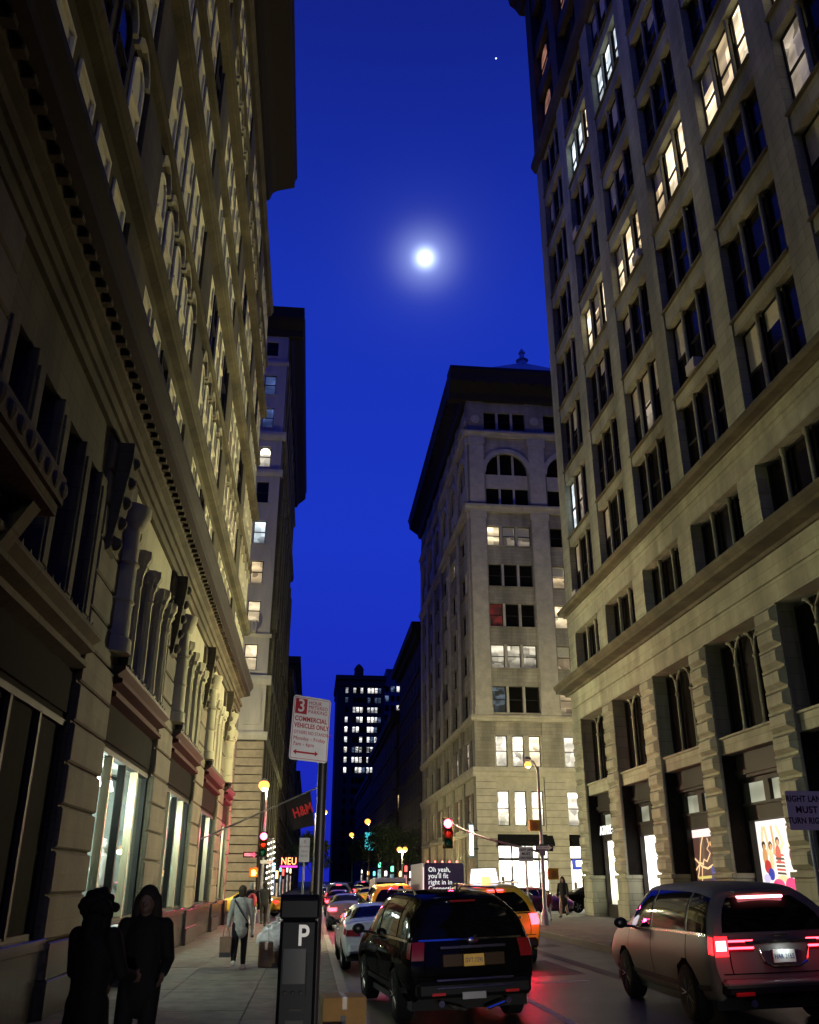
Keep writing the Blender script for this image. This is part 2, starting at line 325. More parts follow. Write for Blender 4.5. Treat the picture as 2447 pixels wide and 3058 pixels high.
# ------------------------------------------------------------------ right: limestone loft building
PY = [45.6-5.115*i for i in range(13)]; PW = 1.25
RB = thing('loft_building', 'tall grey limestone loft building with triple windows and faceted stone piers', 'building', (XR, 20, 0))
FR = Fac(RB, XR, 0, R_(-90))
m = MB(); m.box(-45.55, 20, 0.92, 22, 0, 66); FR.build(m, 'inner_wall', BLACKP)
ROWS = [15.62, 19.32, 23.31, 27.34, 31.3, 35.3, 39.3, 43.2]
WH = 3.15
NB = 7
blk = MB()
for a in (1,):
    w, h, pj = PW/2+0.03, 0.27, 0.17
    blk.add([(-w,0,-h),(w,0,-h),(w,0,h),(-w,0,h),(-w,-0.07,-h),(w,-0.07,-h),(w,-0.07,h),(-w,-0.07,h),(-w+0.2,-pj-0.05,-h+0.13),(w-0.2,-pj-0.05,-h+0.13),(w-0.2,-pj-0.05,h-0.10),(-w+0.2,-pj-0.05,h-0.10)],
            [(0,1,2,3),(0,4,5,1),(1,5,6,2),(2,6,7,3),(3,7,4,0),(4,8,9,5),(5,9,10,6),(6,10,11,7),(7,11,8,4),(8,11,10,9)])
blk_me = blk.mesh('stone_block', LIME2)
rdg = MB(); rdg.box(-PW/2-0.05,PW/2+0.05,-0.11,0,-0.035,0.035); rdg_me = rdg.mesh('course_ridge', LIME2)
for i, y1 in enumerate(PY[:12]):
    uc = -(y1-PW/2)
    m = MB(); m.box(uc-PW/2,uc+PW/2,0,0.92,2.1,9.44); FR.build(m, 'pier', LIME)
    m = MB(); m.box(uc-PW/2-0.1,uc+PW/2+0.1,-0.12,0.92,0.2,1.1); m.box(uc-PW/2-0.06,uc+PW/2+0.06,-0.08,0.92,1.1,1.95); m.box(uc-PW/2-0.12,uc+PW/2+0.12,-0.16,0.92,1.95,2.1)
    FR.build(m, 'pier_base', LIME, bevel=0.02)
    m = MB(); m.box(uc-PW/2,uc+PW/2,0,0.92,11.53,13.95); FR.build(m, 'pier', LIME2)
    m = MB(); m.box(uc-PW/2,uc+PW/2,0,0.92,15.58,46.5); FR.build(m, 'pier', LIME)
    if i < 6:
        for k in range(12):
            z = 2.42+0.61*k
            if z < 9.35:
                FR.put('stone_block', blk_me, uc, 0, z); FR.put('course_ridge', rdg_me, uc, 0, z+0.305)
        for k in range(4):
            m = MB(); m.box(uc-PW/2-0.004,uc+PW/2+0.004,-0.02,0.2,11.6+0.58*k,12.12+0.58*k); FR.build(m, 'stone_course', LIME2)
m = MB(); m.box(-45.6,20,-0.1,0.92,9.44,10.12); m.box(-45.6,20,-0.17,0.92,10.12,10.26); m.box(-45.6,20,-0.12,0.92,10.26,10.9)
FR.build(m, 'frieze', LIME2, bevel=0.012)
m = MB(); m.prism([(0.9,10.9),(-0.2,10.9),(-0.25,11.0),(-0.72,11.05),(-0.72,11.2),(-0.84,11.32),(-0.84,11.44),(-0.1,11.53),(0.9,11.53)], -46.3, 20, 'x'); FR.build(m, 'cornice', CREAMD)
m = MB(); m.box(-45.6,20,-0.02,0.92,13.95,14.7); m.box(-45.6,20,-0.07,0.92,14.7,14.85); m.box(-45.6,20,-0.03,0.92,14.85,15.15)
FR.build(m, 'lintel_band', LIME2, bevel=0.01)
m = MB(); m.prism([(0.9,15.15),(-0.1,15.15),(-0.14,15.22),(-0.4,15.26),(-0.46,15.36),(-0.46,15.48),(-0.05,15.58),(0.9,15.58)], -46.0, 20, 'x'); FR.build(m, 'string_cornice', CREAMD)
mul = MB(); mul.lathe([(0.10,0),(0.10,0.12),(0.075,0.18),(0.07,WH-0.2),(0.10,WH-0.1),(0.10,WH)], n=8); mul_me = mul.mesh('mullion', LIME2, smooth=True)
mul2 = MB(); mul2.lathe([(0.11,0),(0.11,0.16),(0.07,0.22),(0.065,2.1),(0.1,2.2),(0.1,2.36)], n=8); mul2_me = mul2.mesh('mullion', LIME2, smooth=True)
ac = MB(); ac.box(-0.36,0.36,-0.12,0.5,0.02,0.46)
for q in range(6): ac.box(-0.32,0.32,-0.13,-0.12,0.08+0.06*q,0.10+0.06*q)
ac_me = ac.mesh('air_conditioner', mat('pale_metal_casing', (0.42,0.41,0.37), 0.5))
for b in range(NB):
    ya, yb = PY[b+1], PY[b]-PW          # bay from ya to yb along Y
    ua, ub = -yb, -ya; uc = (ua+ub)/2; bw = ub-ua; w3 = (bw-0.44)/3
    us = [ua+w3/2, uc, ub-w3/2]; mu = [ua+w3+0.11, ub-w3-0.11]
    # mezzanine row
    for k in range(3): window(FR, us[k], 0.40, 11.58, w3, 2.36, 'plain', GLASSD)
    for u in mu: FR.put('mullion', mul2_me, u, 0.27, 11.58)
    m = MB(); m.box(ua,ub,0.25,0.9,13.94,13.97); FR.build(m, 'lintel', LIME)
    for r, zs in enumerate(ROWS):
        ptop = ROWS[r-1]+WH if r else 15.58
        m = MB(); m.box(ua,ub,0.05,0.92,ptop,zs-0.02)
        FR.build(m, 'spandrel', LIME)
        if r:
            m = MB(); m.box(ua-0.03,ub+0.03,-0.07,0.3,zs-0.10,zs-0.02); FR.build(m, 'sill', CREAMD, bevel=0.01)
        for k in range(3):
            rr = random.random(); pm = GLASSD; bl = 0
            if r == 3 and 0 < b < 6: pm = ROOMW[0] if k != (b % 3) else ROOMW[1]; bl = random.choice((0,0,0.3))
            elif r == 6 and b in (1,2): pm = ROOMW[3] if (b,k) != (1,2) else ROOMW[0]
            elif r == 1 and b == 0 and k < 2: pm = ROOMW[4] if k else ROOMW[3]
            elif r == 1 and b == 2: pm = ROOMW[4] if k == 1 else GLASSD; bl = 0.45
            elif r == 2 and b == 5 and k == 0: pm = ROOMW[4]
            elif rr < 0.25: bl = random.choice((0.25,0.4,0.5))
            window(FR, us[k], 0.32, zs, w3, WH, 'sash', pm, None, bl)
        for u in mu: FR.put('mullion', mul_me, u, 0.2, zs)
        if (b*3+r*5) % 7 == 0 and r < 7: FR.put('air_conditioner', ac_me, us[(b+r) % 3], 0.0, zs)
    m = MB(); m.box(ua,ub,0.13,0.92,ROWS[-1]+WH,46.5); FR.build(m, 'spandrel', LIME)
    # arched second floor: three lights, two shafts that fork outwards at the top
    for k in range(3): window(FR, us[k], 0.5, 6.27, w3, 3.1, 'plain', GLASSD)
    for u, s in zip(mu, (-1,1)):
        m = MB(); m.tube([(u,0.40,6.27),(u,0.40,8.45)], 0.065, 8)
        m.lathe([(0.1,0),(0.1,0.12),(0.07,0.18)], (u,0.40,6.27), 8); m.lathe([(0.07,0),(0.11,0.07),(0.07,0.14)], (u,0.40,8.42), 8)
        for q in (-1,1):
            m.tube([(u,0.40,8.5)]+[(u+q*(0.55-0.55*math.cos(t)),0.40,8.5+0.85*math.sin(t)) for t in (0.3,0.6,0.9,1.2,1.5)], 0.05, 6)
        FR.build(m, 'forked_shaft', LIME2, smooth=True)
    m = MB(); m.box(ua,ub,0.6,0.92,9.3,9.44); FR.build(m, 'lintel', LIME)
    m = MB(); m.box(ua+0.002,ub-0.002,0.1,0.92,5.72,6.27); m.box(ua,ub,0.02,0.92,6.2,6.28); FR.build(m, 'sill_block', LIME2, bevel=0.015)
    # shopfront
    sf = MB(); d = 0.84
    sf.box(ua,ub,0.5,0.92,4.95,5.72); sf.box(ua,ub,0.42,0.92,5.05,5.2); sf.box(ua,ub,0.62,0.92,3.65,4.14); sf.box(ua,ub,0.55,0.92,4.10,4.18)
    sf.box(ua,ua+0.18,0.6,0.92,0.3,4.95); sf.box(ub-0.18,ub,0.6,0.92,0.3,4.95); sf.box(ua,ub,0.66,0.92,4.82,4.95); sf.box(ua,ub,0.6,0.92,0.3,0.85)
    sf.box(uc-0.55,uc-0.2,0.66,0.92,4.18,4.82); sf.box(uc+0.75,uc+1.0,0.66,0.92,4.18,4.82)
    FR.build(sf, 'shopfront_frame', FRAME)
    for e0,e1 in ((ua,ua+0.03),(ub-0.03,ub)):
        m = MB(); m.box(e0,e1,0.05,0.6,0.3,5.7); FR.build(m, 'reveal_shade', BLACKP)  # dark sheet lining the jamb, painting in its shade
    for u0,u1 in ((ua+0.18,uc-0.55),(uc-0.2,uc+0.75),(uc+1.0,ub-0.18)):
        m = MB(); m.box(u0,u1,0.78,0.8,4.18,4.82); FR.build(m, 'transom_pane', room('transom_blind', (0.85,0.86,0.62), 0.30, 0.5, 0.8, 3) if b < 6 else GLASSD)
m = MB(); m.box(-45.55,-10.0,0.84,0.9,0.25,4.2); FR.build(m, 'shop_back_wall', BLACKP)
# dark upper storeys
m = MB(); m.prism([(0.9,46.5),(-0.1,46.5),(-0.35,46.9),(-0.35,47.2),(0,47.5),(0.9,47.5)], -45.75, 20, 'x'); FR.build(m, 'upper_cornice', DIMBRICK)
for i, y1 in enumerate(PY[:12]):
    m = MB(); m.box(-y1,-(y1-PW),-0.08,0.92,47.5,63); FR.build(m, 'upper_pier', DIMBRICK)
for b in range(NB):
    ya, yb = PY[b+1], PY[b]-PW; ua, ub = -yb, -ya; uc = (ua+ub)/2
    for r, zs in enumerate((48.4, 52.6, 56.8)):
        m = MB(); m.box(ua,ub,0.1,0.92,47.5 if r == 0 else zs-1.1,zs); FR.build(m, 'upper_spandrel', DIMBRICK)
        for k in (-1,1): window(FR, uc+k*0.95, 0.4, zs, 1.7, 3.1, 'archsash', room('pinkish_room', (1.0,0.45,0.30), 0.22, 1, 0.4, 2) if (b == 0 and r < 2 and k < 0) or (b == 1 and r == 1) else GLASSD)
    m = MB(); m.box(ua,ub,0.05,0.92,59.9,63); FR.build(m, 'upper_spandrel', DIMBRICK)
m = MB(); m.prism([(0.9,62.6),(-0.3,62.6),(-0.6,63.2),(-1.0,63.6),(-1.1,64.2),(-0.9,64.6),(0.9,65.2)], -46.4, 20, 'x'); FR.build(m, 'top_cornice', DIMBRICK)
brk = MB(); brk.prism([(0.0,0),(-0.35,0.1),(-0.5,0.5),(-1.3,0.8),(-1.3,1.1),(0,1.1)], -0.2, 0.2, 'x'); brk_me = brk.mesh('bracket', DIMBRICK)
for k in range(20): FR.put('bracket', brk_me, -45.4+1.7*k, 0, 62.5)
# four shop windows
def shop(b): 
    ya, yb = PY[b+1], PY[b]-PW; return -yb+0.18, -ya-0.18
u0,u1 = shop(0)
m = MB(); m.box(u0,u1,0.8,0.82,0.86,3.63); FR.build(m, 'show_window', room('cream_shop', (1.0,0.95,0.72), 1.9, 1.1, 0.75, 21))
text('ATHLETA', 0.56, emat('white_letter_light', (1,1,0.95), 1.3), RB, FR.loc(-41.95,0.16,4.02), (R_(90),0,R_(-90)), 0.02, bold=0.0, label='white illuminated shop lettering')
u0,u1 = shop(1)
m = MB(); m.box(u0,u1,0.8,0.82,0.86,3.63); FR.build(m, 'show_window', room('white_shop', (1.0,0.93,0.84), 2.1, 0.9, 0.75, 25))
ZM = [lambda z: z]
def flat(F, pts, y, m, name='poster_shape', th=0.006):
    mb = MB(); pts = [(a_,ZM[0](b_)) for a_,b_ in pts]; mb.prism(pts, y-th, y, 'y'); return F.build(mb, name, m)
def blob(cx, cz, rx, rz_, n=14, rot=0.0):
    return [(cx+rx*math.cos(a)*math.cos(rot)-rz_*math.sin(a)*math.sin(rot), cz+rx*math.cos(a)*math.sin(rot)+rz_*math.sin(a)*math.cos(rot)) for a in [2*math.pi*k/n for k in range(n)]]
def stroke(F, pts, w, y, m, name='poster_stroke'):
    mb = MB(); pts = [Vector((p[0],ZM[0](p[1]))) for p in pts]; L = []; Rr = []
    for i, p in enumerate(pts):
        d = (pts[min(i+1,len(pts)-1)]-pts[max(0,i-1)]).normalized(); n = Vector((-d.y,d.x)); L.append(p+n*w/2); Rr.append(p-n*w/2)
    for i in range(len(pts)-1): mb.prism([tuple(L[i]),tuple(L[i+1]),tuple(Rr[i+1]),tuple(Rr[i])], y-0.005, y, 'y')
    return F.build(mb, name, m)
# bay 2: dark window with a light-drawn dancer; bay 3: bright poster of people with raised arms
u0,u1 = shop(2)
m = MB(); m.box(u0,u1,0.8,0.82,0.86,3.63); FR.build(m, 'show_window', emat('brown_poster', (0.16,0.075,0.055), 0.5))
flat(FR, [(u0,3.35),(u0+2.0,3.35),(u0+2.0,3.62),(u0,3.62)], 0.795, emat('pink_white_light', (1,0.78,0.72), 1.0), 'banner_strip')
flat(FR, [(u0+0.1,0.86),(u0+2.2,0.86),(u0+2.2,1.35),(u0+0.1,1.35)], 0.795, emat('brass_light', (0.75,0.5,0.14), 0.5), 'display_base')
ZM[0] = lambda z: 1.5+(z-0.9)*0.78
AMB = emat('amber_line', (1.0,0.62,0.30), 1.0)
ux = u0-0.02
stroke(FR, [(ux+0.95,3.3),(ux+0.7,2.9),(ux+0.5,2.3),(ux+0.3,1.8),(ux+0.15,1.5)], 0.06, 0.79, AMB)
stroke(FR, [(ux+1.3,3.2),(ux+1.42,2.9),(ux+1.2,2.75),(ux+1.45,2.55),(ux+1.1,2.2),(ux+0.85,2.3),(ux+0.6,1.9),(ux+0.5,1.4),(ux+0.3,1.05)], 0.06, 0.79, AMB)
stroke(FR, [(ux+0.05,2.35),(ux+0.6,2.0),(ux+1.1,1.9),(ux+1.6,2.05)], 0.07, 0.788, AMB)
stroke(FR, [(ux+0.05,1.85),(ux+0.5,2.15),(ux+0.8,2.1)], 0.06, 0.788, AMB)
stroke(FR, [(ux+0.2,1.5),(ux+1.35,1.55)], 0.09, 0.787, emat('yellow_line', (0.9,0.75,0.2), 0.7))
flat(FR, blob(ux+1.55,1.75,0.16,0.28), 0.786, emat('poster_blue', (0.05,0.07,0.35), 0.6)); stroke(FR, [(ux+1.5,1.6),(ux+1.45,1.2),(ux+1.6,0.95)], 0.14, 0.786, emat('poster_blue', (0.05,0.07,0.35), 0.6))
flat(FR, blob(ux+1.62,2.95,0.12,0.12), 0.786, AMB)
stroke(FR, [(ux+1.5,1.2),(ux+1.62,0.92)], 0.1, 0.784, emat('pale_skin_light', (1.0,0.8,0.6), 1.0))
ZM[0] = lambda z: 1.62+(z-0.9)*0.80
u0,u1 = shop(3)
m = MB(); m.box(u0,u1,0.8,0.82,0.86,3.63); FR.build(m, 'show_window', emat('backlit_white_poster', (1.0,0.90,0.80), 1.0))
a0 = u0+0.05
SK = emat('poster_skin', (0.85,0.42,0.16), 0.75); SK2 = emat('poster_skin_light', (1.0,0.62,0.32), 1.0); PK = emat('poster_pink', (0.95,0.05,0.22), 0.9); RD = emat('poster_red', (0.75,0.06,0.05), 0.7); BK = emat('poster_black', (0.03,0.015,0.02), 0.4); BL = emat('poster_blue2', (0.05,0.08,0.5), 0.7)
for x0,x1 in ((0.25,0.42),(0.62,0.5),(1.0,0.95),(1.55,1.25),(1.95,2.05)):
    stroke(FR, [(a0+x1,2.15),(a0+x0,2.55),(a0+(x0+x1)/2,2.95),(a0+x1,3.2)], 0.13, 0.795, SK2 if x0 != 1.0 else SK)
flat(FR, blob(a0+0.35,2.1,0.16,0.32), 0.793, SK); flat(FR, blob(a0+0.75,2.0,0.13,0.4), 0.793, SK2); flat(FR, blob(a0+1.2,2.15,0.16,0.34), 0.793, RD)
flat(FR, blob(a0+0.45,1.72,0.22,0.25), 0.791, RD); flat(FR, blob(a0+0.62,1.45,0.2,0.22), 0.789, BL); flat(FR, blob(a0+0.3,1.3,0.22,0.16), 0.787, emat('poster_lilac', (0.7,0.6,0.9), 0.9))
for k in range(6): flat(FR, [(a0+1.0,1.45+k*0.13),(a0+1.55,1.42+k*0.13),(a0+1.5,1.50+k*0.13),(a0+1.02,1.53+k*0.13)], 0.789, RD if k % 2 else BK)
flat(FR, blob(a0+1.28,1.3,0.3,0.12), 0.788, SK2)
for hx,hz in ((0.35,2.5),(0.78,2.48),(1.25,2.62)): flat(FR, blob(a0+hx,hz,0.12,0.16), 0.787, BK); flat(FR, blob(a0+hx+0.02,hz-0.05,0.08,0.11), 0.785, SK)
flat(FR, blob(a0+1.0,1.05,0.36,0.24), 0.786, PK); flat(FR, blob(a0+1.75,1.05,0.36,0.28), 0.786, PK); flat(FR, blob(a0+1.4,0.94,0.4,0.08), 0.784, SK); flat(FR, blob(a0+1.98,2.1,0.12,0.2), 0.786, PK)

# ------------------------------------------------------------------ left: cream commercial building
LB = thing('department_store', 'ornate cream stone corner building with colonnettes, heavy cornices and display windows', 'building', (XL, 25, 0))
FL = Fac(LB, XL, 0, R_(90))
YE = 45.2
LP = [(22.7+7.86*j, 25.06+7.86*j) for j in range(-4,3)]          # piers
LP[-1] = (38.42, 40.78)
m = MB(); m.box(-40,YE-0.05,2.3,20,0,38); m.box(-40,YE-0.05,0.58,2.3,4.2,37.2); FL.build(m, 'inner_wall', BLACKP)
m = MB(); m.box(-40,-6.5,-0.02,0.58,0,38); FL.build(m, 'plain_wall', CREAMD)
bays = [(LP[i][1], LP[i+1][0]) for i in range(len(LP)-1)]+[(40.78, 44.0)]
piers = LP+[(44.0, YE)]
def lblock(w, h, nm, mt=CREAM, pj=0.07):
    q = MB(); q.add([(-w/2,0,0),(w/2,0,0),(w/2,0,h),(-w/2,0,h),(-w/2,-pj+0.03,0.0),(w/2,-pj+0.03,0.0),(w/2,-pj+0.03,h),(-w/2,-pj+0.03,h),(-w/2+0.03,-pj,0.03),(w/2-0.03,-pj,0.03),(w/2-0.03,-pj,h-0.03),(-w/2+0.03,-pj,h-0.03)],
          [(0,1,2,3),(0,4,5,1),(1,5,6,2),(2,6,7,3),(3,7,4,0),(4,8,9,5),(5,9,10,6),(6,10,11,7),(7,11,8,4),(8,11,10,9)]); return q.mesh(nm, mt)
BLK = {}
CREAMS = mat('cream_stone_dark', (0.17,0.15,0.10), 0.85, var=0.4, vscale=0.8, bump=0.4, bscale=12, brick=(2.4,0.64,0.8))  # darker cream stone used for the pier blocks
GLZ = bpy.data.materials.new('shop_glass'); GLZ.use_nodes = True
_n = GLZ.node_tree.nodes; _l = GLZ.node_tree.links; _n.remove(_n['Principled BSDF'])
_t = _n.new('ShaderNodeBsdfTransparent'); _t.inputs[0].default_value = (0.90,0.95,0.92,1); _g = _n.new('ShaderNodeBsdfGlossy'); _g.inputs['Roughness'].default_value = 0.03; _g.inputs['Color'].default_value = (0.9,0.9,0.9,1)
_fr = _n.new('ShaderNodeLayerWeight'); _pw = _n.new('ShaderNodeMath'); _pw.operation = 'POWER'; _pw.inputs[1].default_value = 5.0; _l.new(_fr.outputs['Facing'], _pw.inputs[0]); _ml = _n.new('ShaderNodeMath'); _ml.operation = 'MULTIPLY_ADD'; _ml.inputs[1].default_value = 0.45; _ml.inputs[2].default_value = 0.03; _l.new(_pw.outputs[0], _ml.inputs[0]); _mx = _n.new('ShaderNodeMixShader'); _l.new(_ml.outputs[0], _mx.inputs[0]); _l.new(_t.outputs[0], _mx.inputs[1]); _l.new(_g.outputs[0], _mx.inputs[2]); _l.new(_mx.outputs[0], _n['Material Output'].inputs[0])
for i, (a, b) in enumerate(piers):
    if b < 4: 
        m = MB(); m.box(a,b,0,0.6,0,9.4); FL.build(m, 'pier', CREAM); continue
    w = b-a; c = (a+b)/2
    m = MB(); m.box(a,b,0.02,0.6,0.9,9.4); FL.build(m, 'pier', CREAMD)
    m = MB(); m.box(a-0.04,b+0.04,-0.2,0.6,0,0.5); m.box(a-0.02,b+0.02,-0.16,0.6,0.5,1.0); FL.build(m, 'pier_plinth', GRANITE, bevel=0.015)
    for k in range(13):
        z = 1.0+0.64*k
        if z+0.62 > 9.4: break
        ww = round(w-0.05, 2) if k < 7 else round(w-0.05, 2)
        if ww not in BLK: BLK[ww] = lblock(ww, 0.60, 'stone_block', CREAMS)
        FL.put('stone_block', BLK[ww], c, 0.02, z+0.02)
    if i < len(piers)-1 and a > 13:       # round shaft set against the pier at second-floor level, carved bracket above
        m = MB(); m.lathe([(0.36,0),(0.36,0.25),(0.30,0.3),(0.29,0.95),(0.33,1.0),(0.29,1.05),(0.285,1.7),(0.33,1.75),(0.285,1.8),(0.27,2.45),(0.33,2.5),(0.36,2.6),(0.44,2.8),(0.44,2.92)], (b-0.45,-0.02,5.75), 16); FL.build(m, 'drum_column', CREAM, smooth=True)
        m = MB(); m.prism([(0,7.2),(-0.12,7.3),(-0.2,7.9),(-0.26,8.5),(-0.32,9.0),(-0.32,9.38),(0,9.38)], a+0.35, a+0.85, 'x')
        for q in range(5): m.ball((a+0.6,-0.16-0.035*q,7.45+0.4*q), 0.12, 8)
        FL.build(m, 'carved_bracket', CREAMD)
col = MB(); col.lathe([(0.20,0),(0.20,0.16),(0.15,0.2),(0.145,1.1),(0.14,1.95),(0.17,2.0),(0.15,2.05),(0.16,2.2),(0.26,2.5),(0.30,2.56),(0.30,2.72)], n=20, fl=0.09)
for q in range(6): col.ball((0.2*math.cos(q*math.pi/3),0.2*math.sin(q*math.pi/3),2.4), 0.07, 6)
col_me = col.mesh('colonnette', CREAM, smooth=True)
spot = MB(); spot.lathe([(0.03,0.12),(0.05,0.1),(0.10,-0.1),(0.09,-0.12)], n=10); spot_me = spot.mesh('spot_lamp', emat('spot_lamp_glow', (1,0.97,0.9), 14.0))
INT = mat('display_backdrop', (0.30,0.34,0.32), 0.8, var=0.4, vscale=2.2); DISPW = mat('mannequin_white', (0.8,0.78,0.74), 0.5)
for bi, (a, b) in enumerate(bays):
    if b < 4: continue
    w = b-a
    m = MB(); m.box(a,b,-0.06,0.3,0,1.05); m.box(a,b,-0.1,0.32,0.9,1.06); FL.build(m, 'stall_riser', GRANITE, bevel=0.012)
    m = MB(); m.box(a,a+0.09,0.1,0.22,1.06,4.16); m.box(b-0.09,b,0.1,0.22,1.06,4.16); m.box(a,b,0.08,0.24,4.1,4.2); m.box(a,b,0.1,0.22,1.06,1.13)
    FL.build(m, 'shopfront_frame', IRON)
    for q in (1,2,3):
        m = MB(); m.box(a+w*q/4-0.05,a+w*q/4+0.05,0.08,0.24,1.1,4.15); FL.build(m, 'shopfront_mullion', mat('bronze_mullion', (0.42,0.37,0.24), 0.35, 0.6) if q != 2 and a > 13 else IRON)
    m = MB(); m.box(a+0.05,b-0.05,0.155,0.16,1.1,4.14); FL.build(m, 'shop_pane', GLZ if a > 13 else BLACKP)  # nearest bay: black sheet for the pane, painting in its unlit interior
    m = MB(); m.box(a,b,0.10,0.6,4.2,5.05); m.box(a+0.1,b-0.1,0.06,0.1,4.3,4.95); FL.build(m, 'fascia_panel', BLACKP)
    near = a < 13
    m = MB(); m.prism([(0.1,5.02),(-0.12,5.06),(-0.12,5.14),(0.0,5.17),(0.0,5.27),(-0.2,5.32),(-0.2,5.40),(0.1,5.42)], a+0.02, b-0.02, 'x'); FL.build(m, 'red_ledge' if not near else 'stone_ledge', REDW if not near else CREAMD)
    m = MB(); m.prism([(0.3,5.42),(-0.12,5.44),(-0.26,5.55),(-0.26,5.62),(0.3,5.68)], a-0.1, b+0.1, 'x')
    for q in range(int(w/0.35)): m.add([(a+0.2+0.35*q,-0.2,5.62),(a+0.36+0.35*q,-0.2,5.62),(a+0.28+0.35*q,-0.2,5.76),(a+0.28+0.35*q,-0.1,5.62)], [(0,1,2),(0,2,3),(1,3,2),(0,3,1)])
    FL.build(m, 'crested_cornice', mat('brown_bronze', (0.05,0.03,0.02), 0.7, var=0.3, vscale=4) if not near else CREAMD)
    m = MB(); m.lathe([(0.13,0),(0.15,0.15),(0.05,0.3),(0.015,0.46)], (a-0.05,-0.2,5.62), 8); FL.build(m, 'finial', IRON)
    # display room
    m = MB(); m.box(a,b,2.2,2.28,0.9,4.2); m.box(a,b,0.3,2.28,0.85,0.95); m.box(a-0.02,a+0.02,0.3,2.2,0.95,4.2); m.box(b-0.02,b+0.02,0.3,2.2,0.95,4.2); m.box(a,b,0.3,2.28,4.12,4.2)
    FL.build(m, 'display_room', INT)
    m = MB(); m.box(a+0.3,b-0.3,0.75,0.8,4.03,4.08); FL.build(m, 'lamp_track', IRON)
    for q in range(4 if a > 13 else 0): FL.put('spot_lamp', spot_me, a+w*(q+0.6)/4.3, 0.78, 3.85)
    if 13 < a: light(LB, FL.loc((a+b)/2, 0.9, 3.5), 420, (0.90,1.0,0.93), 0.25, 'display_light')
    # second floor: windows behind three colonnettes
    for q in range(4): window(FL, a+w*(q+0.5)/4, 0.42, 5.7, w/4-0.3, 2.75, 'sash', GLASSD)
    for q in range(5 if not near else 0): FL.put('colonnette', col_me, min(max(a+w*q/4, a+0.2), b-0.2), 0.08, 5.68)
    if near:
        for q in range(5):
            c_ = min(max(a+w*q/4, a+0.2), b-0.2); m = MB(); m.box(c_-0.2,c_+0.2,-0.02,0.5,5.68,8.42); m.box(c_-0.12,c_+0.12,-0.05,0.0,5.9,8.2); FL.build(m, 'flat_pilaster', CREAMD, bevel=0.01)
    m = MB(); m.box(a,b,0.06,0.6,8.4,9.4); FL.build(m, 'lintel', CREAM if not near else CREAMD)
def mannequin(u, y, ht=1.8):
    m = MB(); z = 0.95
    m.tube([(u-0.09,y,z),(u-0.08,y,z+0.45),(u-0.09,y,z+0.86)], [0.045,0.06,0.085], 8); m.tube([(u+0.09,y,z),(u+0.1,y,z+0.45),(u+0.08,y,z+0.86)], [0.045,0.06,0.085], 8)
    m.tube([(u,y,z+0.8),(u,y,z+1.0),(u,y,z+1.2),(u,y,z+1.4),(u,y,z+1.48)], [0.15,0.13,0.16,0.17,0.06], 10, sy=0.7); m.tube([(u,y,z+1.45),(u,y,z+1.56)], 0.05, 8); m.ball((u,y,z+1.66), 0.11, 8, (0.8,0.95,1.15))
    for s in (-1,1): m.tube([(u+s*0.18,y,z+1.38),(u+s*0.28,y+0.05,z+1.1),(u+s*0.2,y-0.16,z+0.98)], [0.05,0.042,0.03], 8)
    m.box(u-0.25,u+0.25,y-0.25,y+0.25,0.9,0.955)
    return m
for k, (u, y) in enumerate(((22.1,0.8),(30.0,0.8),(29.2,1.3),(37.6,0.9),(13.8,0.8))):
    o = mannequin(0,0).build('mannequin', DISPW, None, tuple(FL.loc(u,y,0)+Vector(LB.location)), smooth=True, rz=R_(60))
    tag(o, ['white mannequin at the far end of the nearest lit display window','white mannequin near the glass in the second display window','white mannequin set back in the second display window','white mannequin in the third display window','white mannequin in the darkest near display window'][k], 'mannequin', 'display mannequins')
for u in (41.5,43.2): 
    m = MB(); m.box(u-0.35,u+0.35,1.5,1.56,1.3,3.6); FL.build(m, 'light_panel', emat('white_panel_light', (1,0.98,0.95), 2.2))
# entablature over the second floor
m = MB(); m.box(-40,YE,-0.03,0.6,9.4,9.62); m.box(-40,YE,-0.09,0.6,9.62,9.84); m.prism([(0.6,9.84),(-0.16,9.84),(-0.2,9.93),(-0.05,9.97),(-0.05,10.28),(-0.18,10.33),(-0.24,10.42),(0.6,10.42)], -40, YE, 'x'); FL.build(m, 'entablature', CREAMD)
m = MB(); m.prism([(0.6,10.42),(-0.3,10.45),(-0.5,10.5),(-0.5,10.72),(-0.62,10.9),(-0.62,11.05),(0.6,11.15)], -40, YE+0.5, 'x'); FL.build(m, 'cornice', COPPER)  # shade under the soffit put into the cornice's dark colour
den = MB(); den.box(-0.07,0.07,-0.36,-0.2,10.36,10.45); den_me = den.mesh('dentil', CREAMD)
for k in range(100): FL.put('dentil', den_me, 6+0.39*k, 0, 0)
